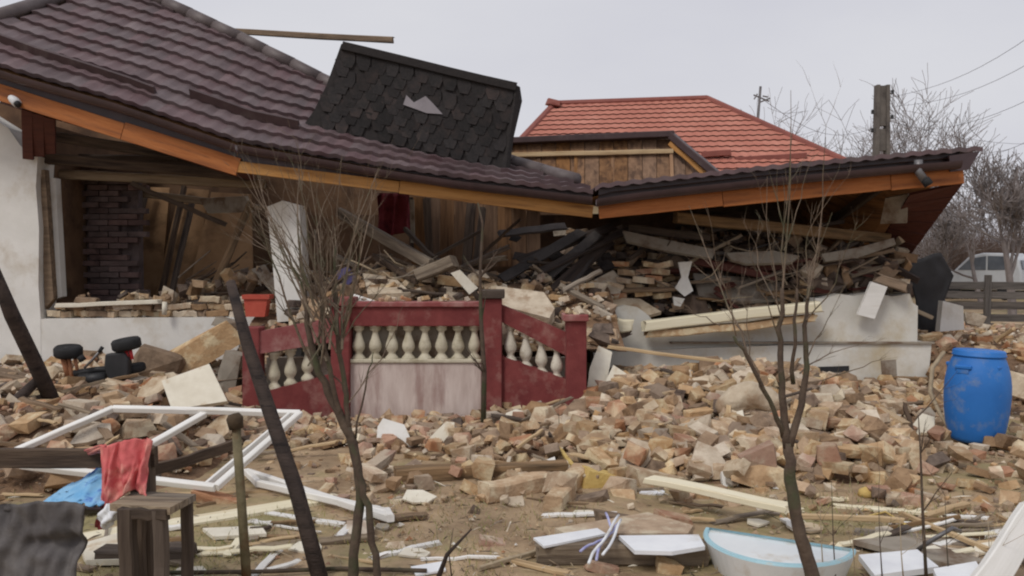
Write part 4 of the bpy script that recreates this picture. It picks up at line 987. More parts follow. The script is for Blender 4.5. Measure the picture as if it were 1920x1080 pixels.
gbeam((905, 942), (1030, 918), 0.14, 0.12, 'tan_brick', 'clay coloured log lying in front of the grey timber', 'log', 'clay_log', jit=.015)
gbeam((1035, 962), (1090, 900), 0.13, 0.12, 'tan_brick', 'clay coloured log lying end on to the grey timber', 'log', 'clay_log', jit=.015)
gbeam((1046, 852), (1080, 894), 0.03, 0.02, 'insulation_yellow', 'bent yellow plastic strip at the end of the grey timber', 'strip', 'yellow_strip', dz=.06)
sh([(1635, 906), (1660, 900), (1714, 912), (1716, 922), (1680, 926), (1640, 918)], 6.0, 0.03, 'plastic_white', 'crumpled white plastic sheet lying on bare earth', 'plastic sheet', 'plastic_sheet', 6.3)
gsheet('plastic_sheet', [(1000, 1008), (1120, 990), (1136, 1000), (1020, 1024)], 0.012, 'plastic_white', 'white plastic panel lying left of the striped rag', 'panel', 0.12)
gsheet('plastic_sheet', [(1160, 1004), (1310, 1002), (1322, 1024), (1260, 1034), (1190, 1032)], 0.02, 'plastic_white', 'torn white panel lying against the half round tub', 'panel', 0.14)
gbeam((1006, 1052), (1322, 1056), 0.16, 0.11, 'weathered_wood', 'weathered squared beam lying beside the half round tub', 'beam', 'ground_beam')
gbeam((900, 1076), (1110, 1012), 0.025, 0.02, 'twig_pale', 'thin pale lath lying aslant before the squared beam', 'lath', 'loose_lath', dz=.03)
gbeam((1216, 942), (1480, 1004), 0.12, 0.04, 'cream_paint', 'cream painted board propped behind the half round tub', 'board', 'loose_board', dz=.16)
gbeam((1480, 1006), (1690, 1014), 0.03, 0.03, 'raw_wood', 'thin yellow batten continuing behind the half round tub', 'batten', 'loose_batten', dz=.12)
gsheet('clay_block', [(1040, 990), (1215, 960), (1300, 985), (1290, 1000), (1060, 1000)], 0.1, 'tan_brick', 'broken clay slab lying behind the striped rag', 'clay slab', 0.10)
hull('clay_lump', 1160, 985, 5.1, (0.3, 0.16, 0.12), 'old_beam', 'wooden block end lying on the broken clay slab', 'wood block', 71, .3, .06)
hull('clay_lump', 1265, 985, 5.05, (0.22, 0.16, 0.12), 'red_brick', 'reddish block right of the wooden block end', 'block', 72, .3, .1)
hull('clay_lump', 1250, 1068, 4.35, (0.12, 0.1, 0.09), 'tan_brick', 'small tan stone in front of the squared beam', 'stone', 73)
hull('clay_lump', 1130, 1066, 4.35, (0.16, 0.06, 0.05), 'red_brick', 'small orange fragment in front of the squared beam', 'fragment', 74)
# striped rag hanging over the panels
rg_ = thing('tangled_straps', 'tangled pale straps draped over the white panels', 'straps', G(1130, 1010))
for k_, (pts_) in enumerate(([(1160, 966), (1140, 1000), (1116, 1030), (1104, 1056)], [(1136, 962), (1146, 990), (1124, 1024), (1118, 1050)], [(1164, 974), (1150, 1010), (1130, 1040)], [(1088, 1034), (1120, 1016), (1150, 996), (1160, 980)])):
    q_ = [G(x_, y_, .17 + .02 * math.sin(x_ * .2)) for x_, y_ in pts_]; f_ = []
    for s_ in range(len(q_) - 1):
        for t_ in range(4): f_.append(lerp(q_[s_], q_[s_ + 1], t_ / 4) + Vector((0, 0, .008 * math.sin(t_ + s_ * 3))))
    MB().tube(f_ + [q_[-1]], .0075, 6).build('strap', 'strap_lilac' if k_ % 2 else 'plastic_white', rg_, smooth=True)
# half round tub
tub = thing('shower_tray', 'white half round tub with pale blue rim lying on its base', 'tub', G(1460, 1050))
A, B = G(1322, 992, 0.15), G(1606, 1034, 0.14)
ex = (B - A); Rr = ex.length / 2; ex.normalize(); ey = Vector((ex.y, -ex.x, 0)).normalized(); C0 = (A + B) / 2
if ey.y > 0: ey = -ey
def dshape(r, dz, n=28, back=0.0):
    return [C0 + ex * (-r * math.cos(math.pi * i / n)) + ey * (r * 1.06 * math.sin(math.pi * i / n) - back) + Vector((0, 0, dz)) for i in range(n + 1)]
def shell(r0, z0, r1, z1, name, m):
    a, b = dshape(r0, z0), dshape(r1, z1); n = len(a)
    mb = MB().add(a + b, [(i, (i + 1) % n, n + (i + 1) % n, n + i) for i in range(n)])
    return mb.build(name, m, tub, smooth=False)
shell(Rr, 0.0, Rr * 0.86, -0.15, 'side', 'tub_white')
shell(Rr, 0.0, Rr * 0.985, 0.012, 'rim', 'tub_rim'); shell(Rr * 0.985, 0.012, Rr * 0.94, 0.012, 'rim', 'tub_rim'); shell(Rr * 0.94, 0.012, Rr * 0.93, -0.006, 'rim', 'tub_rim')
d = dshape(Rr * 0.93, -0.006); MB().add(d, [tuple(range(len(d)))]).build('deck', 'tub_white', tub)
# pale junk right of the tub
gsheet('plastic_sheet', [(1610, 1040), (1720, 1030), (1760, 1062), (1640, 1078)], 0.03, 'plastic_white', 'white plastic panel right of the half round tub', 'panel', 0.08)
gsheet('plastic_sheet', [(1600, 1012), (1700, 1004), (1850, 1050), (1800, 1062)], 0.03, 'grey_plaster', 'grey flat sheet lying behind the white panels on the right', 'sheet', 0.05)
gsheet('plastic_sheet', [(1750, 1066), (1830, 1052), (1850, 1085), (1760, 1090)], 0.03, 'plastic_white', 'small white panel at the foot of the leaning white board', 'panel', 0.12)
bm_((1840, 1110, 3.9), (1935, 962, 4.3), 0.14, 0.05, 'white_paint', 'wide white board leaning at the right edge of the picture', 'board', 'loose_board', up=(0, -1, .3))
gbeam((1690, 975), (1855, 1045), 0.03, 0.025, 'raw_wood', 'thin tan batten lying aslant near the white board', 'batten', 'loose_batten', dz=.04)
MBt = MB().tube([G(1722, 1030, 0.05), G(1752, 1010, .16), G(1786, 990, .2), G(1800, 996, .16)], 0.012, 8); tag(MBt.build('metal_tube', 'metal_grey', smooth=True), 'bent grey metal tube sticking up near the white board', 'tube')
tw = MB().tube([G(1540, 965, .03), G(1600, 975, .05), G(1660, 960, .02), G(1700, 985, .05)], 0.008, 6); tag(tw.build('yellow_rope', 'insulation_yellow', smooth=True), 'thin yellow cord lying on the bare earth', 'cord')
ys = MB().lathe([(0.02, 0), (0.06, .01), (0.05, .05), (0.01, .07)], 9, G(1625, 932)); tag(ys.build('yellow_tuft', 'insulation_yellow', smooth=True), 'small yellow tuft on the bare earth', 'tuft')

# small clutter over the near yard
ZONES = [((20, 300, 900, 1075), 'below the garden rail'), ((300, 640, 930, 1075), 'between the pipe post and the sapling'), ((640, 1000, 930, 1075), 'right of the bushy sapling foot'), ((1000, 1330, 920, 1075), 'near the squared beam'),
         ((1330, 1700, 905, 1000), 'behind the half round tub'), ((1600, 1915, 960, 1075), 'around the leaning white board')]
NZ = (9, 20, 9, 20, 12, 30)
for (z_, ph), n_ in zip(ZONES, NZ):
    for k in range(n_):
        px, py = rnd.uniform(z_[0], z_[1]), rnd.uniform(z_[2], z_[3]); p = G(px, py); p.z = H(p.x, p.y)
        kind_ = rnd.random(); an = rnd.uniform(-.7, .7) + (math.pi / 2 if rnd.random() < .2 else 0)
        mm = rnd.choices(['white_paint', 'cream_paint', 'weathered_wood', 'raw_wood', 'old_beam', 'dark_wood'], (2, 2, 2, 2, 2, 1))[0]
        if kind_ < .62:
            L = rnd.uniform(.12, .5); w_ = rnd.uniform(.015, .06); t_ = rnd.uniform(.008, .025)
            d = Vector((math.cos(an), math.sin(an), rnd.uniform(-.02, .12))) * L / 2; c_ = p + Vector((0, 0, t_ * .6 + abs(d.z)))
            beam('splinter', c_ - d, c_ + d, w_, t_, mm, '%s wood splinter lying %s' % (dict(white_paint='white painted', cream_paint='cream painted', weathered_wood='grey', raw_wood='raw pale', old_beam='brown', dark_wood='dark')[mm], ph), 'splinter', ragged=.02, group='splinters scattered over the yard')
        else:
            s = rnd.uniform(.04, .13); m2_ = rnd.choice(['plastic_white', 'broken_plaster', 'pale_mortar', 'grey_plaster']); tz = rnd.uniform(0, .25)
            q_ = [p + Vector((s * rnd.uniform(.6, 1.2) * math.cos(t), s * .8 * rnd.uniform(.6, 1.2) * math.sin(t), .012 + s * tz * (1 + math.sin(t)))) for t in (0, 1.1, 2.3, 3.4, 4.6, 5.5)]
            sheet('plaster_scrap', q_, .012, m2_, '%s lying %s' % (dict(plastic_white='white plastic scrap', broken_plaster='cream plaster scrap', pale_mortar='tan mortar scrap', grey_plaster='grey plaster scrap')[m2_], ph), 'scrap', group='scraps scattered over the yard')
for k in range(64):
    px, py = (rnd.uniform(960, 1740), rnd.uniform(705, 890)) if k < 40 else (rnd.uniform(10, 620), rnd.uniform(720, 880))
    p = on(px, py); L = rnd.uniform(.15, .55); an = rnd.uniform(0, 3.14); d = Vector((math.cos(an), math.sin(an) * .6, rnd.uniform(-.1, .4))) * L / 2
    mm = rnd.choice(['weathered_wood', 'raw_wood', 'old_beam', 'dark_wood', 'raw_wood'])
    nw = min(NEAR['front' if k < 40 else 'left'], key=lambda n: (n[0][0] - px) ** 2 + (n[0][1] - py) ** 2)[1]
    beam('splinter', p + Vector((0, 0, .07 + abs(d.z))) - d, p + Vector((0, 0, .07 + abs(d.z))) + d, rnd.uniform(.02, .07), rnd.uniform(.012, .03), mm, '%s splinter among the bricks %s' % (dict(weathered_wood='grey', raw_wood='raw pale', old_beam='brown', dark_wood='dark')[mm], nw), 'splinter', ragged=.03, group='splinters in the brick heaps')
for k in range(34):
    px, py = (rnd.uniform(960, 1740), rnd.uniform(720, 890)) if k < 24 else (rnd.uniform(10, 620), rnd.uniform(740, 860))
    p = on(px, py); s = rnd.uniform(.1, .22); mm = rnd.choice(['tan_brick', 'pale_mortar', 'broken_plaster', 'brown_clod', 'grey_plaster']); tl = Vector((rnd.gauss(0, .4), -rnd.uniform(.2, 1.2), 1)).normalized(); u1 = tl.orthogonal().normalized(); u2 = tl.cross(u1)
    nw = min(NEAR['front' if k < 24 else 'left'], key=lambda n: (n[0][0] - px) ** 2 + (n[0][1] - py) ** 2)[1]
    q_ = [p + Vector((0, 0, .09)) + (u1 * math.cos(t) + u2 * .7 * math.sin(t)) * s * rnd.uniform(.6, 1.15) for t in (0, .9, 1.9, 3.0, 4.1, 5.3)]
    sheet('render_flake', q_, rnd.uniform(.02, .05), mm, '%s slab of fallen render %s' % (dict(tan_brick='tan', pale_mortar='pale', broken_plaster='cream', brown_clod='brown', grey_plaster='grey')[mm], nw), 'render slab', group='slabs of fallen render')
for lab, A_, B_, w_, mm in (('wide pale board lying left of the pipe post', (150, 1012), (420, 968), .14, 'cream_paint'), ('grey plank lying across the grass right of the pipe post', (470, 1030), (700, 1010), .1, 'weathered_wood'), ('white strip lying under the blackened pole', (500, 965), (660, 990), .05, 'white_paint'),
                        ('brown board lying near the window sash end', (640, 985), (800, 968), .09, 'old_beam'), ('pale lath lying under the window frame corner', (300, 930), (520, 925), .05, 'raw_wood'), ('white strip lying near the black broken stem', (700, 1050), (820, 1020), .04, 'white_paint'),
                        ('grey board lying between tub and white board', (1600, 1000), (1880, 1030), .1, 'weathered_wood'), ('white strip crossing the grey board on the right', (1640, 1050), (1880, 1000), .05, 'white_paint'), ('cream strip lying below the crumpled plastic', (1560, 950), (1760, 968), .05, 'cream_paint')):
    gbeam(A_, B_, w_, .022, mm, lab, 'board', 'loose_board', ragged=.03)
lt = {'twig_pale': MB(), 'weathered_wood': MB(), 'bark_dark': MB(), 'broken_plaster': MB()}
for k in range(2600):
    y = 3.7 + 6 * rnd.random() ** 1.5; x = rnd.uniform(-.64, .64) * y; z = H(x, y) + .008; an = rnd.uniform(0, 6.28); L = rnd.uniform(.02, .12); w_ = rnd.uniform(.001, .004)
    dx, dy = math.cos(an), math.sin(an); dz = rnd.uniform(-.1, .35) * L
    lt[rnd.choices(list(lt), (4, 3, 3, 1))[0]].add([(x - dy * w_, y + dx * w_, z), (x + dy * w_, y - dx * w_, z), (x + dx * L + dy * w_, y + dy * L - dx * w_, z + max(dz, 0)), (x + dx * L - dy * w_, y + dy * L + dx * w_, z + max(dz, 0)), (x + dx * L / 2, y + dy * L / 2, z + w_ * 2 + max(dz, 0) / 2)],
        [(0, 1, 4), (1, 2, 4), (2, 3, 4), (3, 0, 4)])
for mm in lt: tag(lt[mm].build('litter', mm), kind='stuff')
# ================================================================== BLUE BARREL
bp_ = G(1828, 826, 0.03)
bar = thing('blue_barrel', 'blue plastic barrel with moulded handles standing before the rubble', 'barrel', bp_)
k = 0.80; rw = 0.265
prof = [(0.0, 0), (0.18, 0.0), (0.205, 0.012), (0.218, 0.04), (0.238, 0.13), (0.256, 0.26), (0.264, 0.40), (0.262, 0.50), (0.252, 0.58), (0.236, 0.65), (0.216, 0.71), (0.205, 0.735), (0.203, 0.745)]
b_ = MB().lathe(prof, 48).build('body', 'plastic_blue', bar, smooth=True, mw=Matrix.Translation(bp_) @ Matrix.Rotation(0.03, 4, 'Y'))
MB().lathe([(0.204, 0.744), (0.213, 0.746), (0.215, 0.757), (0.209, 0.762), (0.209, 0.785), (0.200, 0.796), (0.05, 0.80), (0.0, 0.80)], 48).build('lid', 'plastic_blue', bar, smooth=True, mw=Matrix.Translation(bp_) @ Matrix.Rotation(0.03, 4, 'Y'))
for a in (-0.95, 0.55, 2.1, 3.7):
    an = -math.pi / 2 + a; mw = Matrix.Translation(bp_) @ Matrix.Rotation(an, 4, 'Z') @ Matrix.Translation((0.232, 0, 0.655))
    hd = MB(); hd.box((-0.04, -0.07, -0.010), (0.006, 0.07, 0.022)); o = hd.build('handle', 'plastic_blue', bar, mw=mw)
    bv = o.modifiers.new('b', 'BEVEL'); bv.width = 0.01; bv.segments = 3
    MB().box((-0.04, -0.05, -0.045), (0.004, 0.05, -0.012)).build('handle_recess', 'plastic_blue', bar, mw=mw)
# curved pale hose by the barrel
hs = MB().tube([P(1770, 660, 7.9), P(1748, 690, 7.8), P(1744, 735, 7.7), P(1762, 775, 7.6), P(1776, 800, 7.5)], [.018, .02, .02, .018, .012], 8); tag(hs.build('bent_branch', 'twig_pale', smooth=True), 'pale bent branch curving beside the blue barrel', 'branch')
bm_((1868, 640, 10.6), (1900, 616, 10.4), 0.05, 0.04, 'raw_wood', 'pale stick end standing up behind the barrel', 'stick', 'loose_stick')
hull('masonry_block', 1898, 720, 8.6, (0.4, 0.3, 0.22), 'pale_mortar', 'pale masonry block right of the blue barrel', 'masonry block', 81)
sh([(1768, 564), (1806, 574), (1808, 618), (1762, 622)], 11.2, 0.12, 'white_plaster', 'white wall fragment standing behind the blue barrel', 'wall fragment', 'wall_fragment')
hull('masonry_block', 1828, 600, 11.5, (0.22, 0.16, 0.16), 'pale_mortar', 'small pale lump beside the white wall fragment', 'lump', 83)
# black sheet hanging at the house corner
def bs(u, v):
    xl = interp([(480, 1694), (560, 1716), (625, 1722)], lerp(480, 625, v)); xr = interp([(480, 1764), (520, 1788), (560, 1772), (625, 1756)], lerp(480, 625, v))
    q = P(lerp(xl, xr, u), lerp(480 + 6 * math.sin(u * 5), 628, v), 12.0); return (q.x, q.y + 0.03 * nz(u * 4, v * 3, 1), q.z)
o = MB().grid(bs, 18, 18).build('black_tarp', 'tarp_black', smooth=True); o.modifiers.new('t', 'SOLIDIFY').thickness = 0.01
tag(o, 'black plastic sheet hanging at the right corner of the house', 'tarp')

# ================================================================== LEFT FOREGROUND
wf = thing('window_frame', 'large white window frame with mullion propped on the rubble', 'window frame', G(300, 860))
WFP = dict(fl=P(212, 766, 6.55), fr=P(562, 775, 6.45), nr=P(404, 914, 5.55), nl=P(-16, 866, 6.0), mf=P(384, 776, 6.5), mn=P(184, 890, 5.8))
for a, b in (('fl', 'fr'), ('fr', 'nr'), ('nr', 'nl'), ('nl', 'fl')):
    beam('rail', WFP[a], WFP[b], 0.046, 0.045, 'white_paint', parent=wf, up=(0.1, -.4, 1), jit=.002)
beam('mullion', WFP['mf'], WFP['mn'], 0.05, 0.045, 'white_paint', parent=wf, up=(0.1, -.4, 1), jit=.002)
for f in (0.55, 0.8):
    beam('glazing_bar', lerp(WFP['fr'], WFP['fl'], 0.03 + f * .02), lerp(WFP['nr'], WFP['nl'], 0.03 + f * .02), 0.012, 0.04, 'white_paint', parent=wf, jit=.001)
s2 = thing('sash_frame', 'narrow broken white sash lying on the grass behind the leaning pole', 'window sash', G(600, 920))
for (a, b) in (((462, 884), (732, 972)), ((486, 906), (726, 962)), ((462, 884), (486, 908)), ((732, 972), (724, 958))):
    beam('rail', G(*a, .06), G(*b, .05), 0.045, 0.045, 'white_paint', parent=s2, jit=.002)
gbeam((258, 1000), (625, 938), 0.16, 0.03, 'cream_paint', 'long pale board lying on the grass under the sash', 'board', 'loose_board')
gsheet('foam_sheet', [(150, 1020), (250, 990), (360, 1030), (300, 1048), (160, 1050)], 0.03, 'broken_plaster', 'pale cracked sheet lying behind the low table', 'sheet', 0.04)
gsheet('foam_sheet', [(380, 990), (490, 985), (500, 1000), (400, 1006)], 0.02, 'broken_plaster', 'small pale sheet right of the pipe post', 'sheet', 0.03)
gbeam((190, 1056), (360, 1050), 0.14, 0.08, 'dark_wood', 'dark plank end lying behind the table legs', 'plank', 'loose_plank')
hull('brick_block', 420, 942, 5.6, (0.42, 0.12, 0.08), 'red_brick', 'reddish block lying under the white sash end', 'block', 91, .05, .08)
# tan and cream slabs on the left heap
sh([(303, 714), (392, 682), (426, 752), (322, 768)], 7.1, 0.05, 'broken_plaster', 'square cream panel tipped up on the left rubble', 'panel', 'cream_slab', 7.35)
hull('wall_chunk', 385, 652, 9.4, (0.75, 0.3, 0.3), 'tan_brick', 'big tan wall chunk tipped up beside the cream panel', 'wall chunk', 93, .5, .12).rotation_euler = (0.1, -0.55, 0.3)
hull('wall_chunk', 300, 684, 9.2, (0.5, 0.35, 0.3), 'brown_clod', 'brown clay chunk left of the tipped wall chunk', 'wall chunk', 94, .2, .2)
hull('wall_chunk', 428, 606, 9.9, (0.3, 0.2, 0.1), 'grey_plaster', 'flat grey lump on top of the tipped wall chunk', 'lump', 95)
hull('wall_chunk', 30, 722, 9.0, (0.7, 0.3, 0.22), 'old_beam', 'tan wall slab lying at the left behind the charred pole', 'wall slab', 96, .1, .15)
hull('wall_chunk', 128, 730, 8.9, (0.22, 0.16, 0.14), 'pale_mortar', 'pale stone below the overturned toy quad', 'stone', 97)
hull('wall_chunk', 232, 738, 8.2, (0.4, 0.2, 0.18), 'pale_mortar', 'pale block left of the cream panel', 'block', 98, .3)
hull('wall_chunk', 436, 700, 8.9, (0.2, 0.3, 0.45), 'grey_plaster', 'grey block standing left of the maroon post', 'block', 99)
sh([(95, 830), (205, 770), (206, 806), (130, 838)], 6.9, 0.04, 'cream_paint', 'cream board lying inside the white window frame', 'board', 'loose_board', 7.1)
bm_((-20, 752, 7.6), (200, 758, 7.4), 0.08, 0.05, 'raw_wood', 'pale batten lying behind the white window frame', 'batten', 'loose_batten')
# charred poles
def pole(pts, rad, m, label, name='leaning_pole', cat='pole'):
    q = [P(*p) for p in pts]; return tag(MB().tube(q, rad, 9).build(name, m, smooth=True), label, cat)
pole([(-14, 500, 7.0), (22, 590, 7.2), (70, 690, 7.5), (122, 806, 7.8)], [.045, .062, .066, .07], 'charred_wood', 'charred pole leaning at the left edge before the white wall')
pole([(-20, 790, 7.3), (30, 752, 7.4), (76, 708, 7.6)], [.04, .05, .04], 'charred_wood', 'short charred branch at the foot of the left pole', 'charred_branch', 'branch')
pole([(432, 528, 4.75), (462, 640, 4.65), (505, 770, 4.5), (556, 920, 4.35), (604, 1100, 4.2)], [.026, .034, .038, .04, .042], 'charred_wood', 'tall blackened pole leaning in front of the left balusters')
pp = thing('pipe_post', 'rusty pipe post with a dark round cap standing in the grass', 'post', G(464, 1100))
MB().tube([P(442, 792, 4.1), P(452, 930, 4.1), P(464, 1110, 4.05)], [.022, .022, .023], 10).build('pipe', 'rusty_pipe', pp, smooth=True)
MB().tube([P(438, 776, 4.1), P(440, 784, 4.1), P(443, 804, 4.1)], [.026, .04, .034], 12).build('cap', 'rust_dark', pp, smooth=True)
# fence rail and post carrying the red cloth
fr2 = thing('garden_rail', 'dark wooden rail on a short post behind the low table', 'rail fence', P(270, 1050, 3.95))
beam('rail', P(-60, 860, 4.0), P(292, 858, 3.95), 0.04, 0.09, 'dark_wood', parent=fr2)
beam('post', P(270, 1140, 3.95), P(268, 838, 3.95), 0.09, 0.09, 'dark_wood', parent=fr2, up=(0, 1, 0))
bm_((290, 880, 4.6), (436, 836, 5.0), 0.03, 0.06, 'dark_wood', 'dark lath slanting up to the right from the garden rail', 'lath', 'loose_lath')
# low table
tb = thing('low_table', 'weathered low wooden table standing below the red cloth', 'table', P(280, 1100, 3.6))
tt = [P(205, 945, 3.55), P(318, 952, 3.4), P(368, 926, 3.85), P(255, 920, 3.95)]
for i in range(3):
    q = [lerp(tt[0], tt[3], i / 3 + .01), lerp(tt[1], tt[2], i / 3 + .01), lerp(tt[1], tt[2], (i + 1) / 3 - .01), lerp(tt[0], tt[3], (i + 1) / 3 - .01)]
    MB().prism(q, (0, 0, -0.03)).build('top_board', 'weathered_wood', tb)
for (x, y, Y, w_) in ((240, 952, 3.5, .062), (302, 955, 3.46, .05), (350, 935, 3.8, .045), (262, 930, 3.88, .045)):
    beam('leg', P(x, y, Y), Vector((P(x, y, Y).x, P(x, y, Y).y, 0.0)), w_, w_, 'dark_wood', parent=tb, up=(0, 1, 0))
beam('apron', P(228, 962, 3.5), P(316, 966, 3.42), 0.025, 0.045, 'dark_wood', parent=tb)
# red cloth draped over the rail and post
def cloth(u, v):
    px = lerp(184, 286, u); fold = math.sin(u * 17 + 1.8 * math.sin(v * 3)) * 0.5 + math.sin(u * 31 + 1 + v * 2) * 0.3 + 0.8 * nz(u * 6, v * 3, 3) + .5 * nz(u * 15, v * 8, 7)
    top = 828 + 7 * math.sin(u * 5 + 1) + 5 * nz(u * 7, 0, 1)
    if v < 0.2:
        t = v / 0.2; q = P(px, lerp(856, top, math.sin(t * math.pi / 2)), 4.06); q.y -= 0.16 * t
        return q + Vector((0, 0.012 * fold, 0.008 * fold))
    t = (v - 0.2) / 0.8
    hem = 932 + 12 * math.sin(u * 6.0 + .6) + 46 * sstep((0.30 - u) / .12) - 6 * u
    px2 = px + 4 * math.sin(t * 4 + u * 9) - (u - .5) * 10 * t
    q = P(px2, lerp(top, hem, t), 3.84); q.y += -0.04 * t + 0.034 * fold * (0.35 + t)
    return q
o = MB().grid(cloth, 60, 44).build('red_cloth', 'cloth_red', smooth=True); o.modifiers.new('t', 'SOLIDIFY').thickness = 0.008
tag(o, 'faded red towel draped over the garden rail', 'towel')
def bcloth(u, v):
    px = lerp(72, 200, u); top = lerp(936, 884, sstep(u * 1.3)) + 8 * nz(u * 5, 0, 8); bot = 946 + 4 * nz(u * 9, 2, 2)
    n_ = nz(u * 6, v * 4, 5) + .5 * nz(u * 14, v * 9, 6)
    q = P(px, lerp(top, bot, v) + 3 * n_, 3.80)
    return q + Vector((0, 0.25 * (1 - v) + 0.05 * n_, 0.018 * n_))
o = MB().grid(bcloth, 40, 20).build('blue_cloth', 'cloth_blue', smooth=True); o.modifiers.new('t', 'SOLIDIFY').thickness = 0.01
tag(o, 'crumpled light blue cloth lying on the grey tarp', 'cloth')
def bag(u, v):
    a = u * 2 * math.pi; r = 0.034 * math.sin(math.pi * (0.05 + 0.9 * v)) * (1 + 0.35 * math.sin(a * 3 + v * 9) + .25 * math.sin(a * 5 - v * 13)); c = P(202 + 3 * math.sin(v * 5), lerp(944, 992, v), 3.68)
    return c + Vector((r * math.cos(a), r * math.sin(a), 0))
tag(MB().grid(bag, 20, 16).build('plastic_bag', 'plastic_white', smooth=True), 'small white plastic bag hanging below the red towel', 'plastic bag')
# grey tarp over a box, bottom left
def tarp(u, v):
    px = lerp(-60, 156, u)
    if v < 0.3:
        t = v / 0.3; q = P(px, 944 + 5 * math.sin(u * 7), 3.62); return Vector((q.x, q.y + 0.55 * (1 - t), q.z - 0.2 * (1 - t) + 0.015 * nz(u * 6, v * 9, 1)))
    t = (v - 0.3) / 0.7; q0 = P(px, 944 + 5 * math.sin(u * 7), 3.62)
    pinch = 0.06 * math.exp(-((t - 0.32) / 0.06) ** 2) * sstep((u - .35) / .4)
    return Vector((q0.x - 0.05 * t * u, q0.y - 0.05 * t + pinch + 0.05 * nz(u * 5, t * 3, 4) + 0.02 * nz(u * 14, t * 9, 2), lerp(q0.z, 0.0, t)))
o = MB().grid(tarp, 50, 50).build('grey_tarp', 'tarp_grey', smooth=True); o.modifiers.new('t', 'SOLIDIFY').thickness = 0.012
tag(o, 'dark grey tarpaulin hanging over a box at the lower left', 'tarp')
# overturned toy quad by the wall
tq = thing('toy_quad', 'overturned toy quad bike with black tyres lying by the white wall', 'toy vehicle', P(180, 715, 8.55))
def wheel(px, py, Y, r, wdt, tilt, rimm):
    mw = Matrix.Translation(P(px, py, Y)) @ Matrix.Rotation(tilt[0], 4, 'X') @ Matrix.Rotation(tilt[1], 4, 'Y')
    ty = MB().lathe([(r * .5, -wdt * .4), (r * .86, -wdt * .5), (r, -wdt * .3), (r, wdt * .3), (r * .86, wdt * .5), (r * .5, wdt * .4)], 22).build('wheel', 'rubber', tq, smooth=True, mw=mw)
    MB().lathe([(r * .12, -wdt * .45), (r * .52, -wdt * .32), (r * .52, wdt * .32), (r * .12, wdt * .45)], 16).build('rim', rimm, ty, smooth=True, mw=mw)
wheel(128, 659, 8.55, .135, .11, (0.12, 0.05), 'plastic_black'); wheel(237, 645, 8.5, .14, .11, (0.1, -0.14), 'plastic_black')
wheel(140, 722, 8.55, .135, .11, (0.12, 0.05), 'plastic_black'); wheel(252, 690, 8.6, .11, .08, (0.1, -0.14), 'plastic_black')
for (a, b, r, m) in (((128, 662, 8.55), (136, 715, 8.55), .02, 'rim_rust'), ((118, 668, 8.55), (128, 705, 8.55), .03, 'rim_rust'), ((140, 668, 8.55), (146, 700, 8.55), .018, 'rim_rust'), ((237, 650, 8.5), (246, 690, 8.55), .02, 'metal_grey')):
    MB().tube([P(*a), P(*b)], r, 8).build('axle', m, tq, smooth=True)
for (a, b) in (((236, 656, 8.45), (240, 676, 8.45)), ((244, 654, 8.45), (248, 674, 8.45))):
    MB().tube([P(*a), P(*b)], .018, 8).build('shock_absorber', 'plastic_red', tq, smooth=True)
MB().tube([P(140, 700, 8.55), P(180, 694, 8.55), P(240, 690, 8.55)], .035, 8).build('chassis', 'plastic_black', tq, smooth=True)
MB().tube([P(150, 712, 8.5), P(200, 708, 8.5)], .06, 8).build('engine_cover', 'plastic_black', tq, smooth=True)
st = MB().prism([P(196, 664, 8.4), P(232, 660, 8.4), P(240, 675, 8.4), P(240, 708, 8.4), P(228, 716, 8.4), P(202, 712, 8.4), P(194, 690, 8.4)], (0, .1, 0)).build('seat', 'plastic_black', tq)
bv = st.modifiers.new('b', 'BEVEL'); bv.width = .02; bv.segments = 3
MB().tube([P(158, 690, 8.45), P(172, 676, 8.45), P(190, 655, 8.45)], .012, 8).build('handlebar', 'metal_grey', tq, smooth=True)
MB().tube([P(186, 660, 8.45), P(192, 651, 8.45)], .02, 8).build('grip', 'rubber', tq, smooth=True)
MB().tube([P(150, 668, 8.45), P(156, 676, 8.45)], .035, 10).build('headlight', 'rubber', tq, smooth=True)

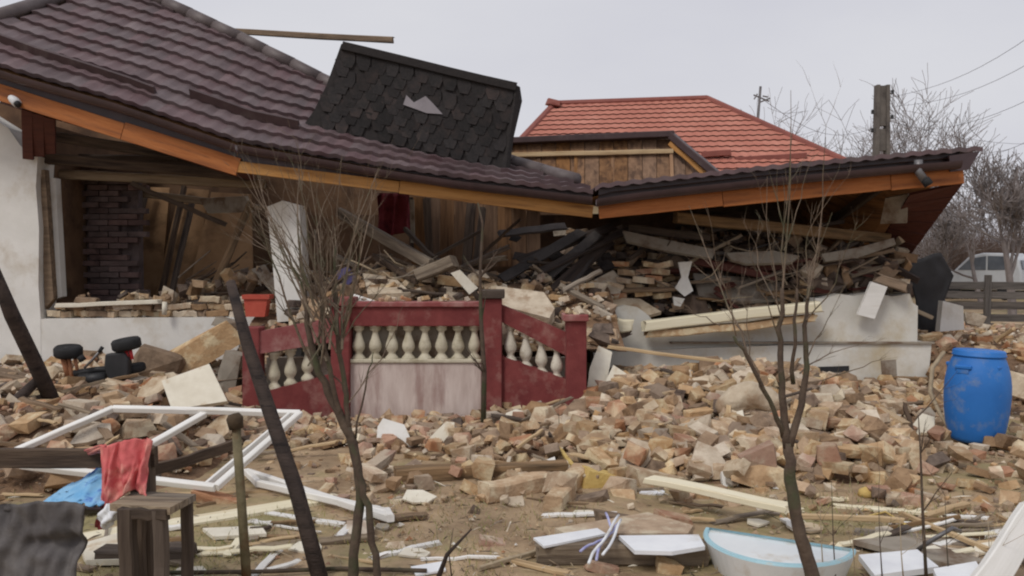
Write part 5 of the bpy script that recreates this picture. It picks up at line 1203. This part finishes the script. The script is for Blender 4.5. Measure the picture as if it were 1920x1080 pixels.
# ================================================================== SAPLINGS IN FRONT
def twig(mb, p, d, L, r, depth, rn, grav=0.15, spread=0.5, nsub=3, n=5):
    pts, rad = [p], [r]; seg = 5
    for i in range(seg):
        d = (d + Vector((rn.gauss(0, .10), rn.gauss(0, .10), rn.gauss(0, .06) + grav * .1))).normalized()
        pts.append(pts[-1] + d * L / seg); rad.append(r * (1 - .82 * (i + 1) / seg))
    mb.tube(pts, rad, n, cap=False)
    if depth > 0:
        for k in range(nsub):
            i = rn.randint(1, seg - 1)
            dd = (d + Vector((rn.gauss(0, spread), rn.gauss(0, spread), rn.gauss(0.1, spread * .6)))).normalized()
            twig(mb, pts[i], dd, L * rn.uniform(.3, .6), max(rad[i] * .6, .0009), depth - 1, rn, grav, spread, nsub, 4)
def sapling(name, label, base, trunks, shoots, mtrunk, mtwig, seed):
    rn = random.Random(seed); t = thing(name, label, 'tree', base)
    for pts, rad in trunks:
        q = [P(*p) for p in pts]
        fine = []; fr = []
        for i in range(len(q) - 1):
            for s in range(4):
                t_ = s / 4; fine.append(lerp(q[i], q[i + 1], t_) + Vector((rn.gauss(0, .0035), rn.gauss(0, .0035), 0))); fr.append(lerp(rad[i], rad[i + 1], t_) * rn.uniform(.94, 1.07))
        fine.append(q[-1]); fr.append(rad[-1])
        MB().tube(fine, fr, 8).build('trunk' if rad[0] > .012 else 'branch', mtrunk, t, smooth=True)
    mb = MB()
    for (a, b, r, dep, ns) in shoots:
        A, B = P(*a), P(*b); d = B - A
        pts = [A]; L = d.length; seg = 7; rad = [r]; bend = Vector((rn.gauss(0, .03), rn.gauss(0, .03), 0))
        for i in range(seg):
            t_ = (i + 1) / seg
            pts.append(lerp(A, B, t_) + bend * math.sin(t_ * math.pi) + Vector((rn.gauss(0, .006), rn.gauss(0, .006), rn.gauss(0, .004)))); rad.append(r * (1 - .8 * t_))
        mb.tube(pts, rad, 5, cap=False)
        for k in range(ns):
            i = rn.randint(1, seg); dd = (d.normalized() + Vector((rn.gauss(0, .45), rn.gauss(0, .45), rn.gauss(.05, .2)))).normalized()
            twig(mb, pts[i], dd, L * rn.uniform(.15, .4), max(rad[i] * .6, .001), dep, rn, .1, .45, 2, 4)
    mb.build('crown', mtwig, t, smooth=True)
    return t
Yt = 4.25
rn = random.Random(4)
shl = []
for i in range(27):
    x0 = rn.uniform(572, 645); y0 = rn.uniform(560, 690)
    x1 = 585 + rn.uniform(-1, 1) * 135; y1 = rn.uniform(310, 450)
    shl.append(((x0, y0, Yt + rn.uniform(-.1, .1)), (x1, y1, Yt + rn.uniform(-.35, .35)), rn.uniform(.004, .0085), 1, 5))
for (a, b) in (((640, 640), (752, 500)), ((650, 760), (760, 560)), ((600, 600), (486, 420)), ((590, 560), (470, 300)), ((610, 500), (560, 260)), ((620, 520), (640, 290)), ((600, 520), (600, 330))):
    shl.append(((*a, Yt), (*b, Yt + rn.uniform(-.2, .2)), .004, 1, 4))
sapling('bare_sapling', 'bushy bare sapling with many upright shoots before the maroon balustrade', G(690, 1130), [
    ([(655, 1130, 4.2), (668, 1010, 4.22), (676, 920, 4.25), (660, 830, 4.25), (632, 770, 4.25), (598, 700, 4.25), (578, 630, 4.25), (570, 540, 4.27), (560, 450, 4.3)], [.026, .025, .024, .024, .022, .019, .015, .010, .006]),
    ([(716, 1130, 4.2), (702, 1040, 4.2), (690, 950, 4.22), (668, 870, 4.24), (652, 800, 4.25)], [.02, .019, .018, .018, .018]),
    ([(655, 812, 4.25), (650, 740, 4.25), (636, 660, 4.26), (626, 560, 4.3), (630, 460, 4.3)], [.014, .013, .012, .009, .005]),
    ([(640, 785, 4.25), (622, 710, 4.22), (606, 640, 4.2), (602, 540, 4.2), (590, 430, 4.2)], [.014, .013, .012, .008, .004]),
    ([(664, 822, 4.25), (690, 700, 4.25), (700, 660, 4.25)], [.006, .004, .002]),
    ([(655, 770, 4.25), (640, 720, 4.25), (610, 690, 4.25)], [.005, .004, .003])], shl, 'bark_dark', 'bark', 5)
shr = []
rn = random.Random(9)
for (a, b, r, dep, ns) in (((1466, 560), (1482, 170), .007, 0, 4), ((1514, 560), (1545, 235), .006, 1, 5), ((1470, 520), (1500, 190), .005, 0, 4), ((1400, 660), (1290, 390), .007, 1, 6), ((1380, 630), (1330, 430), .005, 1, 6),
                            ((1440, 750), (1400, 560), .006, 1, 5), ((1508, 640), (1560, 400), .006, 1, 7), ((1512, 600), (1600, 430), .005, 1, 6), ((1500, 700), (1640, 640), .006, 1, 5), ((1510, 680), (1580, 540), .005, 1, 6),
                            ((1462, 640), (1400, 450), .005, 1, 6), ((1466, 600), (1440, 330), .005, 1, 5), ((1470, 470), (1520, 300), .004, 0, 4), ((1350, 610), (1280, 570), .004, 1, 4), ((1452, 560), (1430, 420), .004, 1, 5),
                            ((1504, 720), (1660, 668), .005, 0, 3), ((1516, 520), (1590, 330), .004, 1, 5), ((1490, 560), (1480, 380), .004, 1, 5)):
    shr.append(((*a, Yt), (*b, Yt + rn.uniform(-.3, .3)), r * .8, dep, ns))
sapling('bare_sapling', 'slender bare sapling forking low in front of the brick heap', G(1530, 1130), [
    ([(1540, 1150, 3.652), (1518, 1060, 3.696), (1496, 990, 3.696), (1484, 900, 3.714), (1478, 830, 3.731)], [.034, .031, .028, .026, .024]),
    ([(1477, 840, 3.731), (1466, 740, 3.731), (1463, 640, 3.740), (1466, 540, 3.740)], [.020, .015, .012, .008]),
    ([(1480, 835, 3.731), (1502, 760, 3.731), (1514, 690, 3.740), (1510, 610, 3.749), (1516, 540, 3.758)], [.019, .016, .013, .010, .007]),
    ([(1472, 820, 3.731), (1442, 750, 3.696), (1408, 680, 3.661), (1376, 630, 3.643)], [.012, .010, .009, .006]),
    ([(1486, 720, 3.731), (1490, 620, 3.696), (1494, 540, 3.696)], [.010, .008, .005])], [((a_[0], a_[1], a_[2] * .88), (b_[0], b_[1], b_[2] * .88), r_ * .9, d_, n_) for a_, b_, r_, d_, n_ in shr], 'bark_dark', 'bark', 6)
# thin stems
def stem(pts, r, label, name='thin_sapling', m='bark_dark', subs=(), cat='sapling'):
    q = [P(*p) for p in pts]; n = len(q); mb = MB().tube(q, [r * (1 - .75 * i / (n - 1)) for i in range(n)], 6); rn2 = random.Random(len(label) + int(pts[0][0]))
    for k in range(subs if isinstance(subs, int) else 0):
        i = rn2.randint(1, n - 1); twig(mb, q[i], Vector((rn2.gauss(0, .5), rn2.gauss(0, .4), .8)).normalized(), .12 + .25 * rn2.random(), r * .4, 1, rn2)
    return tag(mb.build(name, m, smooth=True), label, cat)
stem([(906, 815, 7.9), (908, 700, 7.9), (902, 600, 7.9), (900, 520, 7.9), (905, 420, 7.9), (896, 380, 7.9)], .028, 'thin dark stem rising against the middle maroon post', subs=7)
stem([(812, 1110, 4.1), (838, 1040, 4.1), (884, 992, 4.05)], .016, 'short black broken stem sticking up from the grass', 'dead_sapling', 'charred_wood', cat='stem')
stem([(850, 1110, 4.1), (842, 1040, 4.1), (850, 990, 4.1)], .005, 'thin twig beside the short black stem', 'dead_sapling', 'bark_dark', cat='stem')
stem([(1738, 1110, 4.1), (1730, 960, 4.1), (1726, 850, 4.1), (1722, 780, 4.1)], .009, 'thin upright weed stem near the leaning white board', 'weed_stem', 'bark_dark', 4, 'weed')
for i, (x, y) in enumerate(((1540, 920), (1562, 900), (1600, 960), (1650, 930), (1690, 970), (1775, 930), (1855, 960))):
    stem([(x + 6, 1110, 4.1), (x, (y + 1110) / 2, 4.1), (x - 3, y, 4.1)], .004, 'thin dry weed stem standing right of the half round tub', 'weed_stem', 'bark_dark' if i % 2 else 'twig_pale', 2, 'weed')['group'] = 'weed stems by the tub'
stem([(1050, 815, 7.4), (1046, 760, 7.4)], .004, 'tiny twig before the sloping maroon base', 'weed_stem', 'bark_dark', 1, 'weed')
# stake ends lying in the grass at the bottom
tag(MB().tube([G(300, 1074, .02), G(480, 1072, .03), G(640, 1066, .02), G(800, 1070, .03)], .012, 6).build('green_hose', 'bark_dark', smooth=True), 'dark hose lying along the grass at the bottom', 'hose')
gsheet('plastic_sheet', [(770, 1062), (830, 1052), (836, 1068), (780, 1078)], 0.01, 'plastic_white', 'pale plastic scrap lying left of the black stem', 'scrap', .02)

# ================================================================== BACKGROUND
nb = thing('neighbour_house', 'neighbouring house with red hipped tile roof behind the ruin', 'house', (3, 20, 0))
RA, RB = P(1040, 195, 22), P(1326, 185, 22)
EA, EB = P(900, 345, 18), P(1660, 336, 18)
nrow = 16
for j in range(nrow):
    def cf(u, v, j=j):
        t = (j + v) / nrow; a, b = lerp(EA, RA, t), lerp(EB, RB, t)
        L = (b - a).length; q = lerp(a, b, u); nn = Vector((0, -.5, .86))
        return q + nn * (0.009 * math.sin(u * L / 0.21 * 2 * math.pi) + 0.026 * (1 - v))
    a, b = lerp(EA, RA, j / nrow), lerp(EB, RB, j / nrow); nseg = int((b - a).length / 0.21 * 5)
    mb = MB().grid(cf, nseg, 1); mb.build('tile_course', 'roof_red', nb)
rt = MB()
RA2, RB2, EA2, EB2 = RA + Vector((0, .05, -.04)), RB + Vector((0, .05, -.04)), Vector((EA.x, 26, EA.z)), Vector((EB.x, 26, EB.z))
rt.add([RA2, RB2, EB2, EA2, EA + Vector((0, .03, -.05)), EB + Vector((0, .03, -.05))], [(0, 1, 2, 3), (1, 5, 2), (0, 3, 4), (4, 5, 2, 3)]); rt.build('roof_back', 'roof_red', nb)
MB().tube([RA, RB], .09, 8).build('ridge_cap', 'roof_red_trim', nb); MB().tube([RB, EB], .085, 8).build('hip_cap', 'roof_red_trim', nb); MB().tube([RA, EA], .085, 8).build('hip_cap', 'roof_red_trim', nb)
for (a, b) in (((1316, 290), (1370, 286)), ((1378, 300), (1512, 292))):
    beam('snow_guard', P(*a, 18.9), P(*b, 18.9), .1, .13, 'roof_red_trim', parent=nb)
MB().box((EA.x + .5, 18.5, 0), (EB.x - .5, 25.4, EA.z - .02)).build('wall', 'house_cream', nb)
hull('vent_cap', 1036, 192, 21.8, (.35, .3, .16), 'roof_red_trim', '', '', 3).parent = None
vc = [o for o in bpy.data.objects if o.name.startswith('vent_cap')][-1]
for kk in ('label', 'category'):
    if kk in vc: del vc[kk]
vc.parent = nb; vc.matrix_parent_inverse = WORLD[nb.name].inverted()
an = thing('antenna', 'thin television antenna mast standing behind the red roof', 'antenna', P(1422, 225, 21))
MB().tube([P(1420, 240, 21), P(1426, 162, 21)], .03, 6).build('mast', 'metal_grey', an)
for (a, b) in (((1413, 178), (1442, 190)), ((1414, 186), (1420, 176)), ((1430, 180), (1440, 182)), ((1424, 192), (1444, 184))):
    MB().tube([P(*a, 21), P(*b, 21)], .018, 6).build('element', 'metal_grey', an)
# utility pole
up = thing('utility_pole', 'concrete utility pole with side slots behind the right roof', 'utility pole', (P(1652, 300, 26).x, 26, 0))
xc = P(1652, 300, 26).x; zt = P(1652, 160, 26).z
for sx in (-1, 1):
    MB().hexa([(xc + sx * .21 - .06, 25.85, 0), (xc + sx * .21 + .06, 25.85, 0), (xc + sx * .21 + .06, 26.15, 0), (xc + sx * .21 - .06, 26.15, 0), (xc + sx * .145 - .05, 25.88, zt), (xc + sx * .145 + .05, 25.88, zt), (xc + sx * .145 + .05, 26.12, zt), (xc + sx * .145 - .05, 26.12, zt)]).build('chord', 'concrete', up)
for z0, z1 in ((.2, 1.2), (1.5, 2.5), (2.8, 3.8), (4.1, 4.75), (4.95, 5.6), (5.7, zt - .02)):
    MB().box((xc - .19 if z0 < 5 else xc - .15, 25.93, z0), (xc + .19 if z0 < 5 else xc + .15, 26.08, z1)).build('web', 'concrete', up)
for (dx, dz) in ((.26, -.25), (-.26, -.85), (-.26, -1.4), (.26, -1.0)):
    MB().tube([(xc + dx * .6, 25.95, zt + dz), (xc + dx * 1.15, 25.95, zt + dz)], .02, 6).build('arm', 'metal_grey', up)
    MB().lathe([(.03, 0), (.05, .02), (.04, .07), (.05, .09), (.02, .13)], 8, (xc + dx * 1.15, 25.95, zt + dz - .02)).build('insulator', 'plastic_black', up)
for i, (a, b) in enumerate((((1672, 182, 26), (2100, -60, 17)), ((1672, 200, 26), (2100, 10, 17)), ((1672, 246, 26), (2100, 92, 17)), ((1790, 300, 32), (2100, 150, 20)), ((1668, 228, 26), (2050, 256, 40)), ((1430, 186, 21), (1640, 240, 26)))):
    A, B = P(*a), P(*b); pts = [lerp(A, B, t / 14) + Vector((0, 0, -.5 * math.sin(math.pi * t / 14))) for t in range(15)]
    tag(MB().tube(pts, (.006, .006, .006, .007, .007, .006)[i], 4).build('power_line', 'wire'), ['topmost power line running from the pole to the upper right', 'second power line below the topmost one', 'third power line crossing the grey sky', 'lowest slanting power line above the bare trees', 'nearly level power line right of the pole', 'thin cable from the antenna to the pole'][i], 'power line')
# bare trees
def bare_tree(name, label, base, h, spread, seed, m, dens=3, tr=.16, levels=4):
    rn = random.Random(seed); t = thing(name, label, 'tree', base, 'bare trees beyond the fence'); tk, cr2 = MB(), MB()
    def rec(p, d, L, r, lv):
        pts, rad = [p], [r]
        for i in range(4):
            d = (d + Vector((rn.gauss(0, .13), rn.gauss(0, .13), rn.gauss(.03, .08)))).normalized(); pts.append(pts[-1] + d * L / 4); rad.append(max(r * (1 - .13 * (i + 1)), .0085))
        (tk if lv >= levels - 1 else cr2).tube(pts, rad, 6 if lv >= levels - 1 else 3, cap=False)
        if lv <= 0: return
        for k in range(dens + (1 if lv > 1 else 0)):
            i = rn.randint(2, 4); q = Vector((rn.gauss(0, spread), rn.gauss(0, spread), rn.gauss(.25, .35)))
            rec(pts[i], (d * .7 + q).normalized(), L * rn.uniform(.55, .8), max(rad[i] * .58, .0105), lv - 1)
    rec(Vector(base), Vector((rn.gauss(0, .05), 0, 1)), h * .36, tr, levels)
    tk.build('trunk', m, t); cr2.build('crown', m, t)
def gp(px, Y): return (P(px, 500, Y).x, Y, 0)
bare_tree('bare_tree', 'bare tree just left of the concrete pole', gp(1632, 33), 10.2, .55, 21, 'bark_far', 4, .15, 4)
bare_tree('bare_tree', 'wide bare tree just right of the concrete pole', gp(1672, 34), 10.6, .75, 22, 'bark_far', 5, .2, 4)
bare_tree('bare_tree', 'tall bare tree at the right edge behind the car', gp(1900, 25), 6.2, .45, 23, 'bark_far', 4, .13, 5)
bare_tree('bare_tree', 'slim bare tree left of the car', gp(1842, 31), 5.6, .5, 24, 'bark_far', 4, .10, 4)
bare_tree('bare_tree', 'bare tree at the very edge of the picture', gp(1965, 27), 6.0, .5, 25, 'bark_far', 3, .12, 5)
bare_tree('bare_tree', 'short bare tree beyond the dark red soffit', gp(1770, 30), 4.8, .55, 26, 'bark_far', 5, .09, 4)
th = MB(); rn = random.Random(77)
for i in range(1500):
    x = rn.uniform(12, 34); y = rn.uniform(36, 50); h = rn.uniform(1.6, 3.9)
    if not (1690 < proj(Vector((x, y, 1)))[0] < 2100): continue
    for k in range(7):
        twig(th, Vector((x + rn.gauss(0, .2), y, 0)), Vector((rn.gauss(0, .3), rn.gauss(0, .3), 1)).normalized(), h * rn.uniform(.7, 1.1), .018, 1, rn, .1, .5, 3, 3)
tag(th.build('undergrowth', 'hedge_brown'), kind='stuff')
hl = MB().grid(lambda u, v: (lerp(-120, 160, u), lerp(120, 170, v), (3.0 + 2.0 * nz(u * 22, 0, 3) + 1.2 * nz(u * 70, 0, 5)) * math.sin(v * math.pi * .5)), 80, 6).build('distant_wood', 'hedge_brown'); tag(hl, kind='stuff')
# slatted fence
fe = thing('slat_fence', 'grey weathered slat fence at the right edge behind the rubble', 'fence', (8, 15, 0))
def fz(py, Y): return P(0, py, Y).z
for j in range(6):
    z = .25 + j * .185
    beam('slat', (P(1768, 0, 15.2).x, 15.2, z + rnd.uniform(-.02, .02)), (11.5, 14.6, z + rnd.uniform(-.03, .03)), .02, .13, 'fence_grey', parent=fe)
for px in (1772, 1862, 1950):
    x = P(px, 0, 15.05).x; beam('post', (x, 15.1, 0), (x, 15.05, 1.36), .1, .1, 'fence_grey', parent=fe, up=(0, 1, 0))
# parked car
CA = Vector((P(1850, 500, 33).x, 33, 0.15)); yaw = R(-50)
car = thing('parked_car', 'silver car parked beyond the slat fence', 'car', CA)
cmw = Matrix.Translation(CA) @ Matrix.Rotation(yaw, 4, 'Z') @ Matrix.Diagonal((.78, .95, 1.02, 1))
side = [(-1.9, .35), (-1.95, .6), (-1.9, .95), (-1.15, 1.08), (-.45, 1.62), (.2, 1.74), (1.3, 1.72), (1.75, 1.5), (1.9, 1.05), (1.95, .6), (1.9, .35)]
bd = MB().prism([(x, -.82, z) for x, z in side], (0, 1.64, 0)).build('body', 'car_silver', car, mw=cmw)
bv = bd.modifiers.new('b', 'BEVEL'); bv.width = .09; bv.segments = 3
for sy in (-1, 1):
    MB().prism([(x, sy * .825, z) for x, z in ((-.95, 1.1), (-.38, 1.52), (.35, 1.62), (.35, 1.1))], (0, sy * .012, 0)).build('window', 'car_glass', car, mw=cmw)
    MB().prism([(x, sy * .825, z) for x, z in ((.43, 1.1), (.43, 1.62), (1.25, 1.6), (1.6, 1.12))], (0, sy * .012, 0)).build('window', 'car_glass', car, mw=cmw)
    for wx in (-1.2, 1.2):
        w2 = cmw @ Matrix.Translation((wx, sy * .76, .32)) @ Matrix.Rotation(R(90), 4, 'X')
        wh = MB().lathe([(.2, -.1), (.31, -.1), (.33, -.05), (.33, .05), (.31, .1), (.2, .1)], 20).build('wheel', 'rubber', car, smooth=True, mw=w2)
        MB().lathe([(.05, -.09), (.2, -.08), (.2, .08), (.05, .09)], 14).build('rim', 'metal_grey', wh, mw=w2)
    MB().prism([(-1.945, sy * .45, .72), (-1.945, sy * .78, .74), (-1.92, sy * .78, .9), (-1.92, sy * .45, .88)], (-.02, 0, 0)).build('headlight', 'plastic_white', car, mw=cmw)
MB().prism([(-1.1, -.68, 1.12), (-1.1, .68, 1.12), (-.5, .62, 1.58), (-.5, -.62, 1.58)], (-.03, 0, .03)).build('windscreen', 'car_glass', car, mw=cmw)
MB().prism([(1.79, -.6, 1.45), (1.79, .6, 1.45), (1.9, .66, 1.12), (1.9, -.66, 1.12)], (.03, 0, .01)).build('rear_window', 'car_glass', car, mw=cmw)

# ------------------------------------------------------------------ tell look-alikes apart by their order across the scene
ORD = ['first', 'second', 'third', 'fourth', 'fifth', 'sixth', 'seventh', 'eighth', 'ninth', 'tenth', 'eleventh', 'twelfth']
bylab = {}
for o in scene.objects:
    if o.parent is None and o.get('label') and o.get('group') and o.name.split('.')[0] not in ('reed_stick', 'roof_slate'): bylab.setdefault(o['label'], []).append(o)
for lab, obs in bylab.items():
    if len(obs) < 2 or len(obs) > 12: continue
    obs.sort(key=lambda o: proj(WORLD[o.name].translation)[0])
    for i, o in enumerate(obs):
        lb = lab + ', ' + (['left one', 'right one'][i] if len(obs) == 2 else ORD[i] + ' from the left')
        if len(lb.split()) <= 16: o['label'] = lb
